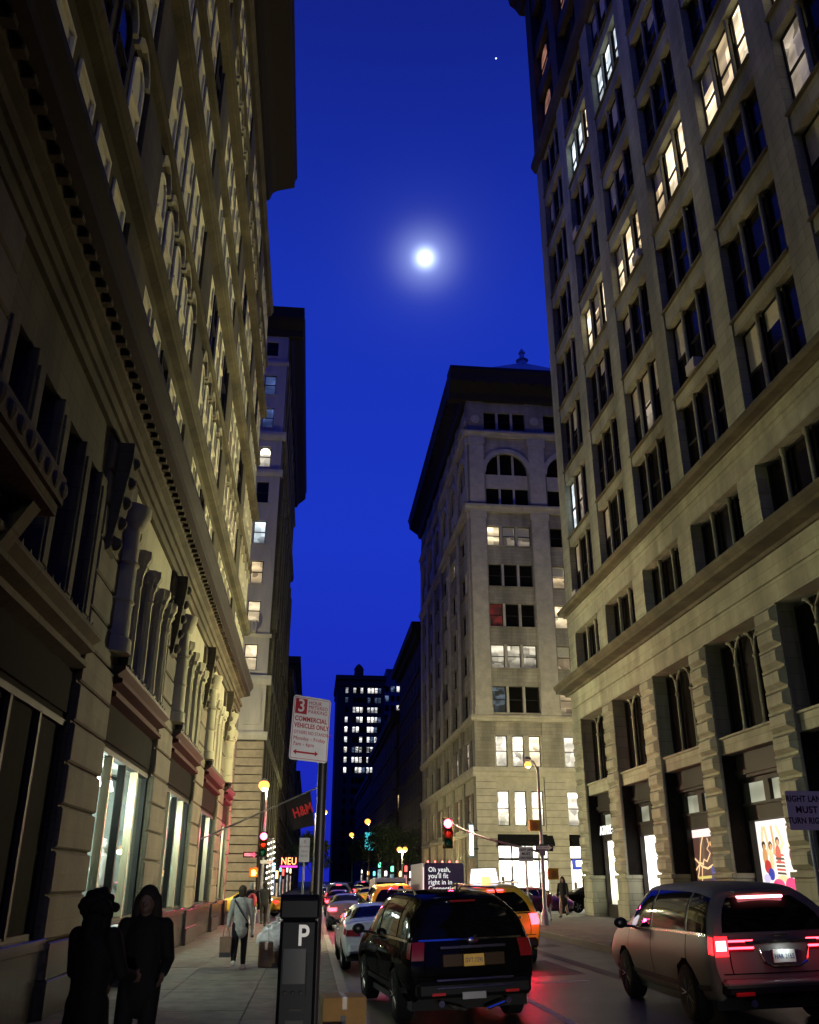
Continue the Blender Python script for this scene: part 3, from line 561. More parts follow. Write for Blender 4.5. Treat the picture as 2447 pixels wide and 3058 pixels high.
# upper rows: deep little windows, five to a bay
cent = []
for j in range(-2,4):
    for q in range(5): cent.append(15.8+1.225*q+7.86*j)
cent = [c for c in cent if 5.5 < c < 44.3]
WW, LH = 0.86, 2.15
for r in range(7):
    zt = 13.1+3.2*r; zb = zt-LH; zprev = 11.1 if r == 0 else zt-3.2
    arch = 'archsash' if r in (1,5) else 'sash'
    # wall strips
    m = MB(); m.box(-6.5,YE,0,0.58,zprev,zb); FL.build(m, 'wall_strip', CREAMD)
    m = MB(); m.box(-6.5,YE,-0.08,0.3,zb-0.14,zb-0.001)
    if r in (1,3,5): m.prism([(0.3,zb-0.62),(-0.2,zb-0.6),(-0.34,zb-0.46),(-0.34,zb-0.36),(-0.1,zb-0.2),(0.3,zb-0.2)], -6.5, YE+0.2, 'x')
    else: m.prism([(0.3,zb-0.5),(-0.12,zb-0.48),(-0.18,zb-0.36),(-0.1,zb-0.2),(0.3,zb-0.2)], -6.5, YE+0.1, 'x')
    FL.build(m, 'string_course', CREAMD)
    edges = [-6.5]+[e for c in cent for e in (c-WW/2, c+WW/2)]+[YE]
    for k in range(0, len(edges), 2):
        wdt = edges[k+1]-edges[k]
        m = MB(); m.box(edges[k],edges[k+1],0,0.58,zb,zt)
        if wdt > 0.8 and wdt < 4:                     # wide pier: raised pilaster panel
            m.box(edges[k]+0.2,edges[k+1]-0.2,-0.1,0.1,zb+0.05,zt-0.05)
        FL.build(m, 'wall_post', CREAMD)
    for c in cent:
        rr = random.random(); pm = SHADE if rr > 0.05 else GLASSD
        window(FL, c, -0.045, zb, WW, LH, arch, pm, SHADE if pm is SHADE else None)
    if r in (1,5):
        for c in cent[::1]:
            if c > 9:
                m = MB()
                for t in range(6):
                    a0_, a1_ = math.pi*t/6, math.pi*(t+1)/6
                    m.prism([(c+0.44*math.cos(a0_),zt-0.1+0.44*math.sin(a0_)),(c+0.56*math.cos(a0_),zt-0.1+0.56*math.sin(a0_)),(c+0.56*math.cos(a1_),zt-0.1+0.56*math.sin(a1_)),(c+0.44*math.cos(a1_),zt-0.1+0.44*math.sin(a1_))], -0.1, 0.02, 'y')
                FL.build(m, 'arch_hood', CREAM)
m = MB(); m.box(-6.5,YE,0,0.58,13.1+3.2*6,35.6); m.prism([(0.5,33.2),(-0.15,33.2),(-0.3,33.5),(-0.1,33.7),(0.5,33.7)], -6.5, YE, 'x'); FL.build(m, 'frieze', CREAMD)
m = MB(); m.prism([(0.6,35.6),(-0.2,35.6),(-0.35,36.1),(-0.6,36.3),(-1.5,36.6),(-1.5,37.0),(-1.62,37.3),(-1.4,37.5),(0.6,37.8)], -20, 38.0, 'x'); FL.build(m, 'top_cornice', COPPER)
# projecting carved balcony close to the camera
m = MB(); m.box(7.4,10.4,-0.62,0.02,5.95,6.1); m.box(7.4,10.4,-0.68,-0.5,6.1,6.45); m.box(10.2,10.45,-0.66,0,6.1,6.45)
for k in range(9): m.ball((7.6+0.34*k,-0.68,6.27), 0.11, 6, (1,0.5,1))
FL.build(m, 'balcony', CREAMD)
for s in (7.7,9.9):
    m = MB(); m.prism([(0,5.2),(-0.15,5.3),(-0.5,5.95),(0,5.95)], s, s+0.3, 'x'); FL.build(m, 'balcony_bracket', CREAMD)
# ------------------------------------------------------------------ beige corner building across the side street
BX, BY, BE = 13.5, 76.0, 114.4
BB = thing('corner_building', 'beige terracotta corner building with arched top windows and wide black cornice', 'building', (BX, BY, 0))
FF = Fac(BB, 0, BY, 0.0); FS = Fac(BB, BX-0.004, 0, R_(-90))
m = MB(); m.box(BX+0.6,BX+24,BY+0.6,BE,0.1,46.5); m.build('inner_wall', BLACKP, BB, (-BX,-BY,0))
LOW = [(6.07,8.83),(10.8,13.38)]
UP = [(15.33,17.63),(19.26,21.36),(23.0,25.16),(26.8,28.95),(30.8,32.75)]
TOPR = (42.95,44.9)
def beige_face(F, groups, ends, front):
    """groups: (u0,u1) window groups; ends: the face runs from ends[0] to ends[1]"""
    edges = [ends[0]]+[e for g_ in groups for e in g_]+[ends[1]]
    for k in range(0, len(edges), 2):
        a, b = edges[k], edges[k+1]
        m = MB(); m.box(a,b,0,0.6,0.1,46.3); F.build(m, 'pier', BEIGE)
        m = MB(); m.box(a+0.12,b-0.12,-0.12,0.1,15.1,34.2); m.box(a+0.02,b-0.02,-0.17,0.1,33.4,34.1); m.box(a+0.02,b-0.02,-0.17,0.1,15.1,15.7); F.build(m, 'pilaster', BEIGE2, bevel=0.02)
        m = MB(); m.box(a+0.15,b-0.15,-0.14,0.1,35.0,41.2); m.box(a+0.02,b-0.02,-0.22,0.1,41.2,42.0); F.build(m, 'upper_pilaster', BEIGE2, bevel=0.02)
        m = MB(); m.lathe([(0.5,0),(0.5,0.08),(0.36,0.1),(0.3,0.04),(0.12,0.04),(0.1,0.14)], n=12)
        for i_, v_ in enumerate(m.v): m.v[i_] = ((a+b)/2+v_[0]*0.9, -v_[2], 44.0+v_[1]*0.9)
        F.build(m, 'roundel', BEIGE2)
        if front or k == 0:
            for q in range(17): 
                m = MB(); m.box(a+0.004,b-0.004,-0.07,0.05,0.6+0.56*q,1.1+0.56*q); F.build(m, 'stone_course', BEIGE2)
    for gi, (a, b) in enumerate(groups):
        w = b-a; n = 3 if front else 2; mw = 0.22 if front else 0.35
        ww = (w-mw*(n-1))/n; us = [a+ww/2+(ww+mw)*i for i in range(n)]
        prev = 5.4
        lev = [(z0,z1) for z0,z1 in LOW+UP]+[TOPR]
        for r, (z0,z1) in enumerate(lev):
            low = r < 2
            if r == 7: prev = 41.2
            m = MB(); m.box(a,b,0.12,0.6,prev,z0); 
            if not low: m.box(a,b,0.02,0.3,z0-0.14,z0-0.002)
            F.build(m, 'spandrel', BEIGE if not low else BEIGE2)
            prev = z1
            for i, u in enumerate(us):
                p = GLASSD; bl = 0.0; rr = random.random()
                if front:
                    if r == 1: p = ROOMW[2] if i < 2 else ROOMW[0]
                    elif r == 0: p = ROOMW[2]
                    elif r == 6 and gi == 0: p = ROOMW[0] if i == 0 else ROOMW[4]; bl = 0.5 if i else 0
                    elif r == 3+0 and gi == 1 or (r == 5 and gi == 1): p = ROOMW[1]; bl = 0.45
                    elif r == 3 and gi == 0: p = room('lit_room_soft', (1,0.9,0.68), 0.62, 1.2, 0.3, 31); bl = 0.0
                    elif r == 2 and gi == 1: p = ROOMW[1]
                    elif r == 4 and gi == 1: p = ROOMW[0] if i == 0 else GLASSD
                    elif r == 4 and i == 0: p = room('red_glow_room', (1,0.05,0.04), 0.16, 1.6, 0.05, 40)
                    elif r == 2 and i == 0: p = room('dim_cool_room', (0.6,0.8,1.0), 0.12, 2.4, 0.02, 44)
                else:
                    if r == 0: p = room('brown_gold_room', (0.9,0.62,0.35), 0.5, 0.9, 0.2, 50)
                    elif rr < 0.12: p = ROOMW[4]
                wd = ww if not (front and r < 2) else 1.02
                window(F, u, 0.34, z0, wd if front and r < 2 else ww, z1-z0, 'sash', p, None, bl)
                if front and r < 2:
                    for s in (-1,1):
                        e = ww/2-wd/2
                        if e > 0.03:
                            q = MB(); q.box(min(u+s*wd/2,u+s*ww/2),max(u+s*wd/2,u+s*ww/2),0.1,0.6,z0,z1); F.build(q, 'jamb', BEIGE2)
            for i in range(n-1):
                u = us[i]+ww/2
                q = MB(); q.box(u,u+mw,0.14,0.55,z0,z1); F.build(q, 'mullion', BEIGE2)
            if r == 6: 
                # arched storey
                m = MB(); m.box(a,b,0.12,0.6,prev,34.8); F.build(m, 'spandrel', BEIGE)
                hw = w/2; uc = (a+b)/2; spring = 40.4-hw if hw < 2.3 else 38.3
                window(F, uc, 0.34, 34.84, w, spring+hw-34.84, 'arch', GLASSD)
                m = MB(); m.box(a,b,0.2,0.5,36.67,38.1); F.build(m, 'transom_panel', BEIGE2)
                for s in (-1,1):
                    m = MB(); m.box(uc+s*w/6-0.1,uc+s*w/6+0.1,0.22,0.48,34.84,spring+hw*0.9); F.build(m, 'mullion', BEIGE2)
                m = MB(); ns = 14
                for t in range(ns):
                    a0, a1 = math.pi*t/ns, math.pi*(t+1)/ns
                    c0, s0, c1, s1 = math.cos(a0), math.sin(a0), math.cos(a1), math.sin(a1)
                    m.prism([(uc+hw*c0,spring+hw*s0),(uc+hw*c1,spring+hw*s1),(uc+hw*c1,42.4),(uc+hw*c0,42.4)], 0.1, 0.6, 'y')
                F.build(m, 'arch_wall', BEIGE)
                m = MB()
                for t in range(ns):
                    a0, a1 = math.pi*t/ns, math.pi*(t+1)/ns
                    m.prism([(uc+(hw-0.05)*math.cos(a0),spring+(hw-0.05)*math.sin(a0)),(uc+(hw+0.4)*math.cos(a0),spring+(hw+0.4)*math.sin(a0)),(uc+(hw+0.4)*math.cos(a1),spring+(hw+0.4)*math.sin(a1)),(uc+(hw-0.05)*math.cos(a1),spring+(hw-0.05)*math.sin(a1))], -0.1, 0.12, 'y')
                F.build(m, 'archivolt', BEIGE2)
        m = MB(); m.box(a,b,0.12,0.6,TOPR[1],46.3); F.build(m, 'spandrel', BEIGE)
beige_face(FF, [(15.2,19.35),(21.2,25.35),(27.2,31.35)], (BX, 34.0), True)
beige_face(FS, [(-(77.3+6.2*i+4.9), -(77.3+6.2*i)) for i in range(5,-1,-1)], (-BE, -BY-0.02), False)
for z0,z1,pj,mt in ((14.55,15.1,0.3,BEIGE2),(9.95,10.75,0.28,BEIGE2),(34.1,34.8,0.4,BEIGE2),(42.05,42.6,0.4,BEIGE2),(5.4,5.7,0.15,BEIGE2)):
    m = MB(); prof = [(0.3,z0),(-pj*0.5,z0),(-pj*0.6,z0+0.4*(z1-z0)),(-pj,z0+0.6*(z1-z0)),(-pj,z1-0.04),(0.3,z1)]
    m.prism(prof, BX-pj*0.99, 34, 'x'); FF.build(m, 'string_cornice', mt)
    m = MB(); m.prism(prof, -BE, -BY-0.3, 'x'); FS.build(m, 'string_cornice', mt)
prof = [(0.6,46.0),(-0.3,46.0),(-0.5,46.6),(-1.6,47.4),(-1.7,48.2),(-1.85,48.6),(-1.7,49.0),(0.6,49.2)]
m = MB(); m.prism(prof, BX-1.8, 34, 'x'); FF.build(m, 'top_cornice', COPPER)
m = MB(); m.prism(prof, -BE-0.5, -BY-0.6, 'x'); FS.build(m, 'top_cornice', COPPER)
brk = MB(); brk.prism([(0,-0.8),(-0.3,-0.7),(-0.5,-0.2),(-1.45,0.1),(-1.45,0.35),(0,0.35)], -0.2, 0.2, 'x'); brk_me2 = brk.mesh('bracket', COPPER)
for k in range(14): FF.put('bracket', brk_me2, BX+0.6+1.45*k, -0.2, 47.1)
for k in range(26): FS.put('bracket', brk_me2, -BY-0.8-1.45*k, -0.2, 47.1)
# ground floor shopfronts
LITSHOP = room('bright_shop', (1.0,0.93,0.80), 4.2, 1.4, 0.35, 60)
for a,b in ((15.25,19.8),(21.25,25.3),(27.25,31.3)):
    m = MB(); m.box(a,b,0.0,0.6,4.5,5.4); m.prism([(0.0,5.38),(-0.7,4.7),(-0.7,4.5),(0.0,4.52)], a, b, 'x'); FF.build(m, 'black_awning', BLACKP)
    m = MB(); m.box(a,b,0.42,0.46,0.3,4.5); FF.build(m, 'shop_window', LITSHOP)
    m = MB()
    for q in range(5): m.box(a+(b-a)*q/4-0.05,a+(b-a)*q/4+0.05,0.3,0.42,0.3,4.5)
    m.box(a,b,0.28,0.42,3.4,3.6); m.box(a,b,0.28,0.42,0.2,0.7); FF.build(m, 'shopfront_frame', FRAME)
    for q in range(6):
        m = MB(); x = a+0.35+(b-a-0.7)*q/5; m.box(x-0.12,x+0.12,0.36,0.41,0.7,random.uniform(1.3,2.3)); FF.build(m, 'shop_display', mat('shop_goods', (0.2,0.16,0.13), 0.7))
m = MB(); m.box(21.3,25.2,-0.12,0.0,2.7,3.5); FF.build(m, 'blue_shop_sign', emat('blue_sign', (0.02,0.06,0.45), 0.9))
m = MB(); m.box(21.6,23.0,-0.16,-0.12,2.95,3.4); FF.build(m, 'white_sign_panel', emat('white_sign_light', (1,1,0.95), 2.6))
for i in range(6):
    a, b = 77.3+6.2*i, 77.3+6.2*i+4.9
    m = MB(); m.box(-b,-a,0.4,0.46,0.3,5.4); FS.build(m, 'shop_window', room('amber_shop', (1.0,0.72,0.42), 1.0, 1.2, 0.15, 65))
    m = MB()
    for q in range(4): m.box(-b+(b-a)*q/3-0.12,-b+(b-a)*q/3+0.12,0.1,0.4,0.3,5.4)
    m.box(-b,-a,0.2,0.4,3.6,3.9); FS.build(m, 'shopfront_frame', BEIGE2)
bs = thing('blade_sign', 'tall white illuminated blade sign on the beige building corner', 'sign', (BX-0.55, BY-0.2, 0))
m = MB(); m.box(-0.22,0.22,-0.15,0.15,3.6,6.2); m.build('box_frame', mat('blue_grey_metal', (0.08,0.14,0.2), 0.4), bs, bevel=0.02)
m = MB(); m.box(-0.15,0.15,-0.17,-0.152,3.75,6.05); m.build('lit_face', emat('white_blade_light', (0.95,1,1), 2.6), bs)
for z in (4.2,5.6):
    m = MB(); m.box(0.22,0.6,-0.03,0.03,z,z+0.1); m.build('arm', IRON, bs)
# roof pavilion behind the cornice
rp = thing('roof_pavilion', 'pale pyramid roof with a small finial above the black cornice', 'pavilion', (23.5, 92, 46.5))
m = MB(); m.box(-5,5,-4,4,0,10.8); m.build('wall', BEIGE2, rp)
m = MB(); m.add([(-5.4,-4.4,10.8),(5.4,-4.4,10.8),(5.4,4.4,10.8),(-5.4,4.4,10.8),(-0.3,-0.3,14.4),(0.3,-0.3,14.4),(0.3,0.3,14.4),(-0.3,0.3,14.4)], [(0,1,5,4),(1,2,6,5),(2,3,7,6),(3,0,4,7),(4,5,6,7),(0,3,2,1)]); m.build('roof', mat('pale_metal_roof', (0.5,0.52,0.58), 0.5, 0.2, var=0.2), rp)
m = MB(); m.lathe([(0.5,0),(0.5,0.5),(0.8,0.6),(0.35,0.9),(0.3,1.5),(0.45,1.7),(0.15,2.2),(0.02,2.4)], (0,0,14.3), 10); m.build('finial', mat('pale_metal_roof', (0.5,0.52,0.58), 0.5), rp, smooth=True)

# ------------------------------------------------------------------ far left: pale building beyond the side street
FB = thing('pale_corner_building', 'pale stone corner building with single windows and overhanging black cornice beyond the left side street', 'building', (XL, 68, 0))
F1 = Fac(FB, 0, 68, 0.0); F2 = Fac(FB, XL+0.004, 0, R_(90))
PALE = mat('pale_stone', (0.44,0.41,0.37), 0.85, var=0.2, vscale=0.9, bump=0.3, bscale=12, streak=True)
m = MB(); m.box(XL-26,XL-0.5,68.5,107,0,47); m.build('inner_wall', BLACKP, FB, (-XL,-68,0))
wl_ = [(16.7,18.75,'w'),(20.6,22.25,'w'),(23.7,25.6,'d'),(27.1,29.05,'c'),(30.65,32.55,'k'),(33.95,35.85,'a'),(37.7,39.6,'b'),(40.95,42.85,'b'),(44.8,46.3,'k')]
prev = 16.3
for z0,z1,k in wl_:
    m = MB(); m.box(-30,XL,0,0.5,prev,z0); F1.build(m, 'wall_strip', PALE); prev = z1
    xs = [-5.25-3.1*i for i in range(7)]
    e = [XL]
    for x in xs: e += [x+0.5, x-0.5]
    e.append(-30)
    for q in range(0,len(e),2):
        m = MB(); m.box(e[q+1],e[q],0,0.5,z0,z1); F1.build(m, 'wall_post', PALE)
    for i, x in enumerate(xs[:3]):
        p = {'w':ROOMW[0],'d':ROOMW[1],'c':ROOMW[3],'k':GLASSD,'a':ROOMW[2],'b':room('painted_blue_reflection', (0.25,0.4,1.0), 0.25, 0.8, 0.2, 70)}[k] if i < 2 else GLASSD  # blue panes: reflection painted as a faint glow of the pane
        window(F1, x, 0.12, z0, 1.0, z1-z0, 'archsash' if k == 'a' else 'sash', p)
        m = MB(); m.box(x-0.7,x+0.7,-0.08,0.2,z0-0.12,z0-0.001); F1.build(m, 'sill', PALE)
m = MB(); m.box(-30,XL,0,0.5,prev,47.2); F1.build(m, 'parapet_wall', PALE); m = MB(); m.box(-30,XL-0.002,0,0.5,11.5,16.3); F1.build(m, 'wall', PALE)
for z0,z1,pj in ((36.5,37.2,0.3),(33.1,33.7,0.2),(43.9,44.3,0.15),(15.6,16.3,0.35),(11.5,12.1,0.3),(19.3,19.6,0.15)):
    m = MB(); m.prism([(0.2,z0),(-pj*0.5,z0),(-pj,z0+0.5*(z1-z0)),(-pj,z1-0.03),(0.2,z1)], -30, XL+pj, 'x'); F1.build(m, 'string_cornice', PALE)
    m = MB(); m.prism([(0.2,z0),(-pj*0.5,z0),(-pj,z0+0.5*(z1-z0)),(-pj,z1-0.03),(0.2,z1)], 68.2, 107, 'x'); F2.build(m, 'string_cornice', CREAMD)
m = MB(); m.box(-6.9,-5.0,-0.7,0.05,19.55,19.75)
for q in range(7): m.box(-6.85+0.3*q,-6.7+0.3*q,-0.66,-0.56,19.75,20.35)
m.box(-6.9,-5.0,-0.7,-0.54,20.35,20.45); F1.build(m, 'stone_balcony', PALE)
m = MB(); m.box(-5.4,-4.2,-0.15,0.1,12.6,15.2); m.box(-5.3,-4.3,-0.18,-0.1,12.8,15.0); F1.build(m, 'stone_panel', PALE)
for q in range(19):
    m = MB(); m.box(-30,XL+0.1,-0.1+0.0,0.5,0.02+0.6*q,0.56+0.6*q); F1.build(m, 'stone_course', mat('warm_stone_courses', (0.36,0.29,0.21), 0.85, var=0.3, vscale=1.2), bevel=0.02)
for i in range(9):
    a = 68.02+4.3*i
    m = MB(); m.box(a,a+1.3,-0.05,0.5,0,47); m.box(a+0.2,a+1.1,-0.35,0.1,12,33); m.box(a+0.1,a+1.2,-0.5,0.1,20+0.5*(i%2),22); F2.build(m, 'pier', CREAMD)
    for z0,z1,k in wl_:
        if i < 8: window(F2, a+2.8, 0.3, z0, 2.6, z1-z0, 'sash', GLASSD)
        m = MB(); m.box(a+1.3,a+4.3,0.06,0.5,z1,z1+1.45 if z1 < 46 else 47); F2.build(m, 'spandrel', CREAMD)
    m = MB(); m.box(a+1.3,a+4.3,0.06,0.5,5,16.7); F2.build(m, 'spandrel', CREAMD)
prof = [(0.5,46.9),(-0.2,46.9),(-0.4,47.4),(-1.0,47.9),(-1.25,48.2),(-1.25,48.9),(-1.35,49.2),(0.5,49.6)]
m = MB(); m.prism(prof, -30, XL+1.3, 'x'); F1.build(m, 'top_cornice', COPPER)
m = MB(); m.prism(prof, 68.4, 107.5, 'x'); F2.build(m, 'top_cornice', COPPER)

# ------------------------------------------------------------------ distant buildings
DK = mat('dark_brownstone', (0.035,0.02,0.013), 0.9, var=0.4, vscale=0.6, bump=0.3, bscale=5)
def far_block(name, label, x0, x1, y0, y1, h, mt, face, floors, cols, lit=0.15, cornice=0.8, wz0=6, seedrooms=None, ww=1.5, wh=2.1):
    """face: 'x-' street face at x0, 'x+' street face at x1, 'y' face towards the camera"""
    t = thing(name, label, 'building', ((x0+x1)/2, y0, 0))
    m = MB(); m.box(x0,x1,y0,y1,-0.4,h); m.build('wall', mt, t, tuple(-Vector(t.location)), rz=0)
    if cornice:
        m = MB(); m.box(x0-cornice,x1+cornice,y0-cornice,y1+cornice*0.3,h-0.2,h+0.9); m.box(x0-cornice*0.5,x1+cornice*0.5,y0-cornice*0.5,y1,h-0.9,h-0.2); m.build('cornice', COPPER if mt is not None else mt, t, tuple(-Vector(t.location)))
    for fc in face:
        if fc == 'x-': F = Fac(t, x0, 0, R_(-90)); us = [-(y0+(y1-y0)*(i+0.5)/cols) for i in range(cols)]
        elif fc == 'x+': F = Fac(t, x1, 0, R_(90)); us = [y0+(y1-y0)*(i+0.5)/cols for i in range(cols)]
        else: F = Fac(t, 0, y0, 0); us = [x0+(x1-x0)*(i+0.5)/cols for i in range(cols)]
        for r in range(floors):
            z = wz0+(h-wz0-1.5)*r/floors
            for u in us:
                p = GLASSD if random.random() > lit else random.choice(seedrooms or ROOMW)
                window(F, u, -0.05, z, ww, wh, 'sash', p)
            m = MB(); m.box(us[0]-1.5 if us[0] < us[-1] else us[-1]-1.5,(us[-1] if us[0] < us[-1] else us[0])+1.5,-0.25,0.1,z-0.5,z-0.2); F.build(m, 'ledge', mt)
    return t
far_block('brownstone_block', 'dark brown block with bracketed cornice just beyond the beige building', 13.5, 34, 115.5, 146, 33.0, DK, ['x-','y'], 8, 7, 0.04, 1.4)
far_block('brownstone_block', 'lower dark brown block farther down the right side of the avenue', 13.2, 34, 148, 210, 27, DK, ['x-','y'], 6, 10, 0.05, 1.0)
far_block('brownstone_block', 'farthest dark block on the right side of the avenue', 13.2, 34, 212, 290, 24, DK, ['x-'], 5, 10, 0.08, 0.8)
far_block('stone_block_house', 'dark block with stepped top behind the pale corner building on the left', -24, XL, 109, 140, 25, DK, ['x+'], 6, 6, 0.1, 0.8)
far_block('stone_block_house', 'taller dark block with roof turret far down the left side', -24, XL+0.2, 141, 190, 34, DK, ['x+'], 7, 8, 0.1, 0.8)
far_block('stone_block_house', 'farthest low dark block on the left side of the avenue', -24, XL+0.5, 192, 290, 22, DK, ['x+'], 5, 10, 0.12, 0.5)
TW = mat('tower_stone', (0.025,0.02,0.017), 0.9, var=0.3, vscale=0.3)
t = thing('office_tower', 'dark office tower with rows of bright white windows closing the avenue', 'building', (14.4, 300, 0))
m = MB(); m.box(6.6,22.6,300,330,-0.4,65); m.box(6.2,23.0,299.6,330,62.9,63.6); m.build('wall', TW, t, (-14.4,-300,0))
m = MB(); m.box(6.0,23.2,299.2,331,65,66.4); m.build('cornice', TW, t, (-14.4,-300,0))
m = MB(); m.box(12.5,15.5,303,308,66.4,69); m.lathe([(1.6,0),(1.7,0.8),(0.9,2.0),(0.1,2.6)], (14,305,69), 8); m.build('roof_house', TW, t, (-14.4,-300,0))
Ft = Fac(t, 0, 300, 0.0); WB = [room('tower_room_a', (1.0,0.97,0.92), 2.0, 0.5, 0.35, 80), room('tower_room_b', (0.95,0.97,1.0), 1.4, 0.7, 0.2, 84), room('tower_room_blue', (0.35,0.5,0.9), 0.35, 0.7, 0.2, 88)]
for r in range(18):
    z = 60.4-3.26*r
    if z < 3: break
    for ci, x in enumerate((9.9,12.5,13.7,14.9,16.0,17.4,18.6,19.8,21.0)):
        on = random.random() < (0.78 if r < 9 and ci not in (4,8) else 0.06)
        if r == 1: on = ci in (3,6) and random.random() < 0.5
        p = random.choice(WB[:2]) if on else (WB[2] if r < 9 and random.random() < 0.3 else GLASSD)
        window(Ft, x, -0.05, z, 1.0, 1.9, 'plain' if ci else 'sash', p)
t = thing('glass_tower', 'blue grey tower half hidden behind the dark office tower', 'building', (30, 335, 0))
BG = mat('blue_grey_cladding', (0.05,0.06,0.085), 0.5, var=0.3, vscale=0.4)
m = MB(); m.box(24.5,42,335,360,-0.4,72); m.build('wall', BG, t, (-30,-335,0)); m = MB(); m.box(26,40,338,358,72,77.5); m.build('setback', BG, t, (-30,-335,0))
Ft = Fac(t, 0, 335, 0.0)
for r in range(14):
    for x in (26.2,28.4,30.6,32.8,35,37.2,39.4): window(Ft, x, -0.05, 68-3.6*r, 1.5, 2.2, 'plain', WB[0] if (r in (0,2) and 30 < x < 33.5) else (WB[2] if random.random() < 0.3 else GLASSD))
# ------------------------------------------------------------------ moon and a bright planet
m = MB(); m.ball((0,0,0), 18, 20); o = m.build('moon', emat('moon_glow', (0.95,0.98,1.0), 5.0), None, tuple(MOON*2600+Vector((0,0,1.85))), smooth=True); tag(o, 'bright full moon glowing in the deep blue sky', 'moon')
m = MB(); m.ball((0,0,0), 2.2, 8); o = m.build('star', emat('star_glow', (0.8,0.9,1.0), 1.6), None, tuple(Vector((0.1512,0.63,0.7617))*2600), smooth=True); tag(o, 'tiny bright planet high above the moon', 'star')

# ------------------------------------------------------------------ street lamps
WARM = (0.97,0.90,0.50)
LAMPG = emat('lamp_glow', (1.0,0.34,0.055), 2.8)
def street_lamp(x, y, z0, h, arm, label, power, twin=False, aim=None, cone=150, gr=0.24):
    t = thing('street_lamp', label, 'street lamp', (x,y,z0), 0, 'street lamps')
    m = MB(); m.lathe([(0.2,0),(0.2,0.35),(0.12,0.5),(0.085,0.6),(0.075,2.5),(0.05,h-z0-0.3),(0.05,h-z0-0.1)], n=10); m.build('post', STEEL, t, smooth=True)
    for s in ((arm,-arm) if twin else (arm,)):
        q = 1 if s >= 0 else -1
        m = MB(); m.tube([(0,0,h-z0-0.5),(s*0.3,0,h-z0-0.05),(s*0.7,0,h-z0+0.12),(s,0,h-z0+0.14)], 0.035, 8); m.build('arm', STEEL, t, smooth=True)
        hd = MB(); hd.lathe([(0.05,0.30),(0.12,0.26),(0.16,0.18),(0.15,0.16)], (s+q*0.15,0,h-z0+0.02), 12); head = hd.build('lamp_head', STEEL, t, smooth=True)
        gl = MB(); gl.ball((s+q*0.15,0,h-z0-0.02), gr, 12, (1,1,0.9)); gl.build('globe', LAMPG, head, smooth=True)  # radius enlarged so the globe also stands for the lamp's bloom
        if power: light(t, (s+q*0.15,0,h-z0-0.34), power, WARM, 0.2, 'lamp_light', aim, cone)
    return t
street_lamp(-2.30, 46.6, 0, 6.26, -0.02, 'street lamp glowing amber at the left side street corner', 10500, aim=(1,-0.35,0.3), gr=0.27)
street_lamp(-12, 56, 0, 8.6, 0.5, 'added unseen street lamp inside the left side street', 6000)  # hidden lamp added to brighten the pale corner front
street_lamp(21, 58, ZR, 8.6, 0.5, 'added unseen street lamp inside the right side street', 9000)  # hidden lamp added to brighten the beige front
street_lamp(9.17, 37.0, ZR, 6.3, -0.25, 'street lamp glowing amber on the signal pole at right', 8800, aim=(-1,-0.16,0.12), cone=130, gr=0.15)
street_lamp(8.3, 136, ZR, 9.8, -0.1, 'distant amber street lamp above the turquoise banner', 900, gr=0.42)
street_lamp(8.3, 190, ZR, 10.4, -0.1, 'farthest amber street lamp left of the banner', 900, gr=0.45)
street_lamp(8.3, 86, ZR, 4.5, 0.1, 'low twin globe street lamp on the right kerb down the avenue', 500, True)
street_lamp(0.3, -24, 0, 8.6, 0.9, 'added unseen street lamp on the near left kerb', 500)  # unseen lamp added as fill from behind
street_lamp(0.3, -70, 0, 8.6, 0.9, 'second added unseen street lamp on the left kerb', 2500)  # another unseen lamp, added for light from far behind
street_lamp(0.3, 100, 0, 8.6, 0.9, 'street lamp on the left kerb beyond the crossing', 1500)

# ------------------------------------------------------------------ traffic signals and signs
SIGY = mat('signal_yellow_paint', (0.45,0.24,0.03), 0.6, spec=0.2); SIGD = mat('signal_yellow_shaded', (0.05,0.035,0.01), 0.7, spec=0.1)  # second paint is the same yellow, with the housings' shade put in
SIGK = mat('signal_black', (0.015,0.015,0.015), 0.5)
def signal(x, y, z, label, lit='red', power=600):
    t = thing('traffic_light', label, 'traffic light', (x,y,z), 0, 'traffic lights')
    m = MB(); m.box(-0.21,0.21,0,0.24,-0.82,0.32); m.build('housing', SIGD, t, bevel=0.03)
    for i, c in enumerate((('red',(1.0,0.02,0.10)),('amber',(0.25,0.12,0.0)),('green',(0.0,0.2,0.08)))):
        on = c[0] == lit; zc = 0.1-0.37*i
        m = MB(); m.ball((0,-0.02,zc), 0.165, 12, (1,0.35,1)); ln = m.build('lens', emat('signal_red_lit', (1.0,0.10,0.24), 9.0) if on else mat('signal_lens_'+c[0], tuple(v*0.3 for v in c[1]), 0.2), t, smooth=True)
        v = MB(); v.tube([(0,-0.2,zc),(0,0.0,zc)], 0.18, 14, caps=False); v.build('visor', SIGD, ln)
    if power: light(t, (0,-0.3,0.1), power, (1.0,0.02,0.12), 0.12, 'signal_light')
    return t
signal(-2.31, 46.35, 3.73, 'red traffic light on the lamp post at the left corner')
signal(5.37, 36.85, 3.85, 'red traffic light hanging from the mast arm over the avenue', power=420)
ma = thing('mast_arm', 'thin curved mast arm reaching out from the right signal pole', 'mast arm', (9.17,36.99,2.9))
m = MB(); m.tube([(0,0,0),(-0.8,0,0.18),(-2.2,0,0.5),(-3.2,0,0.85),(-3.8,0,1.2)], [0.05,0.045,0.04,0.035,0.03], 8); m.build('arm', STEEL, ma, smooth=True)
m = MB(); m.box(-0.12,0.12,-0.1,0.1,-0.12,0.1); m.build('clamp', STEEL, ma)
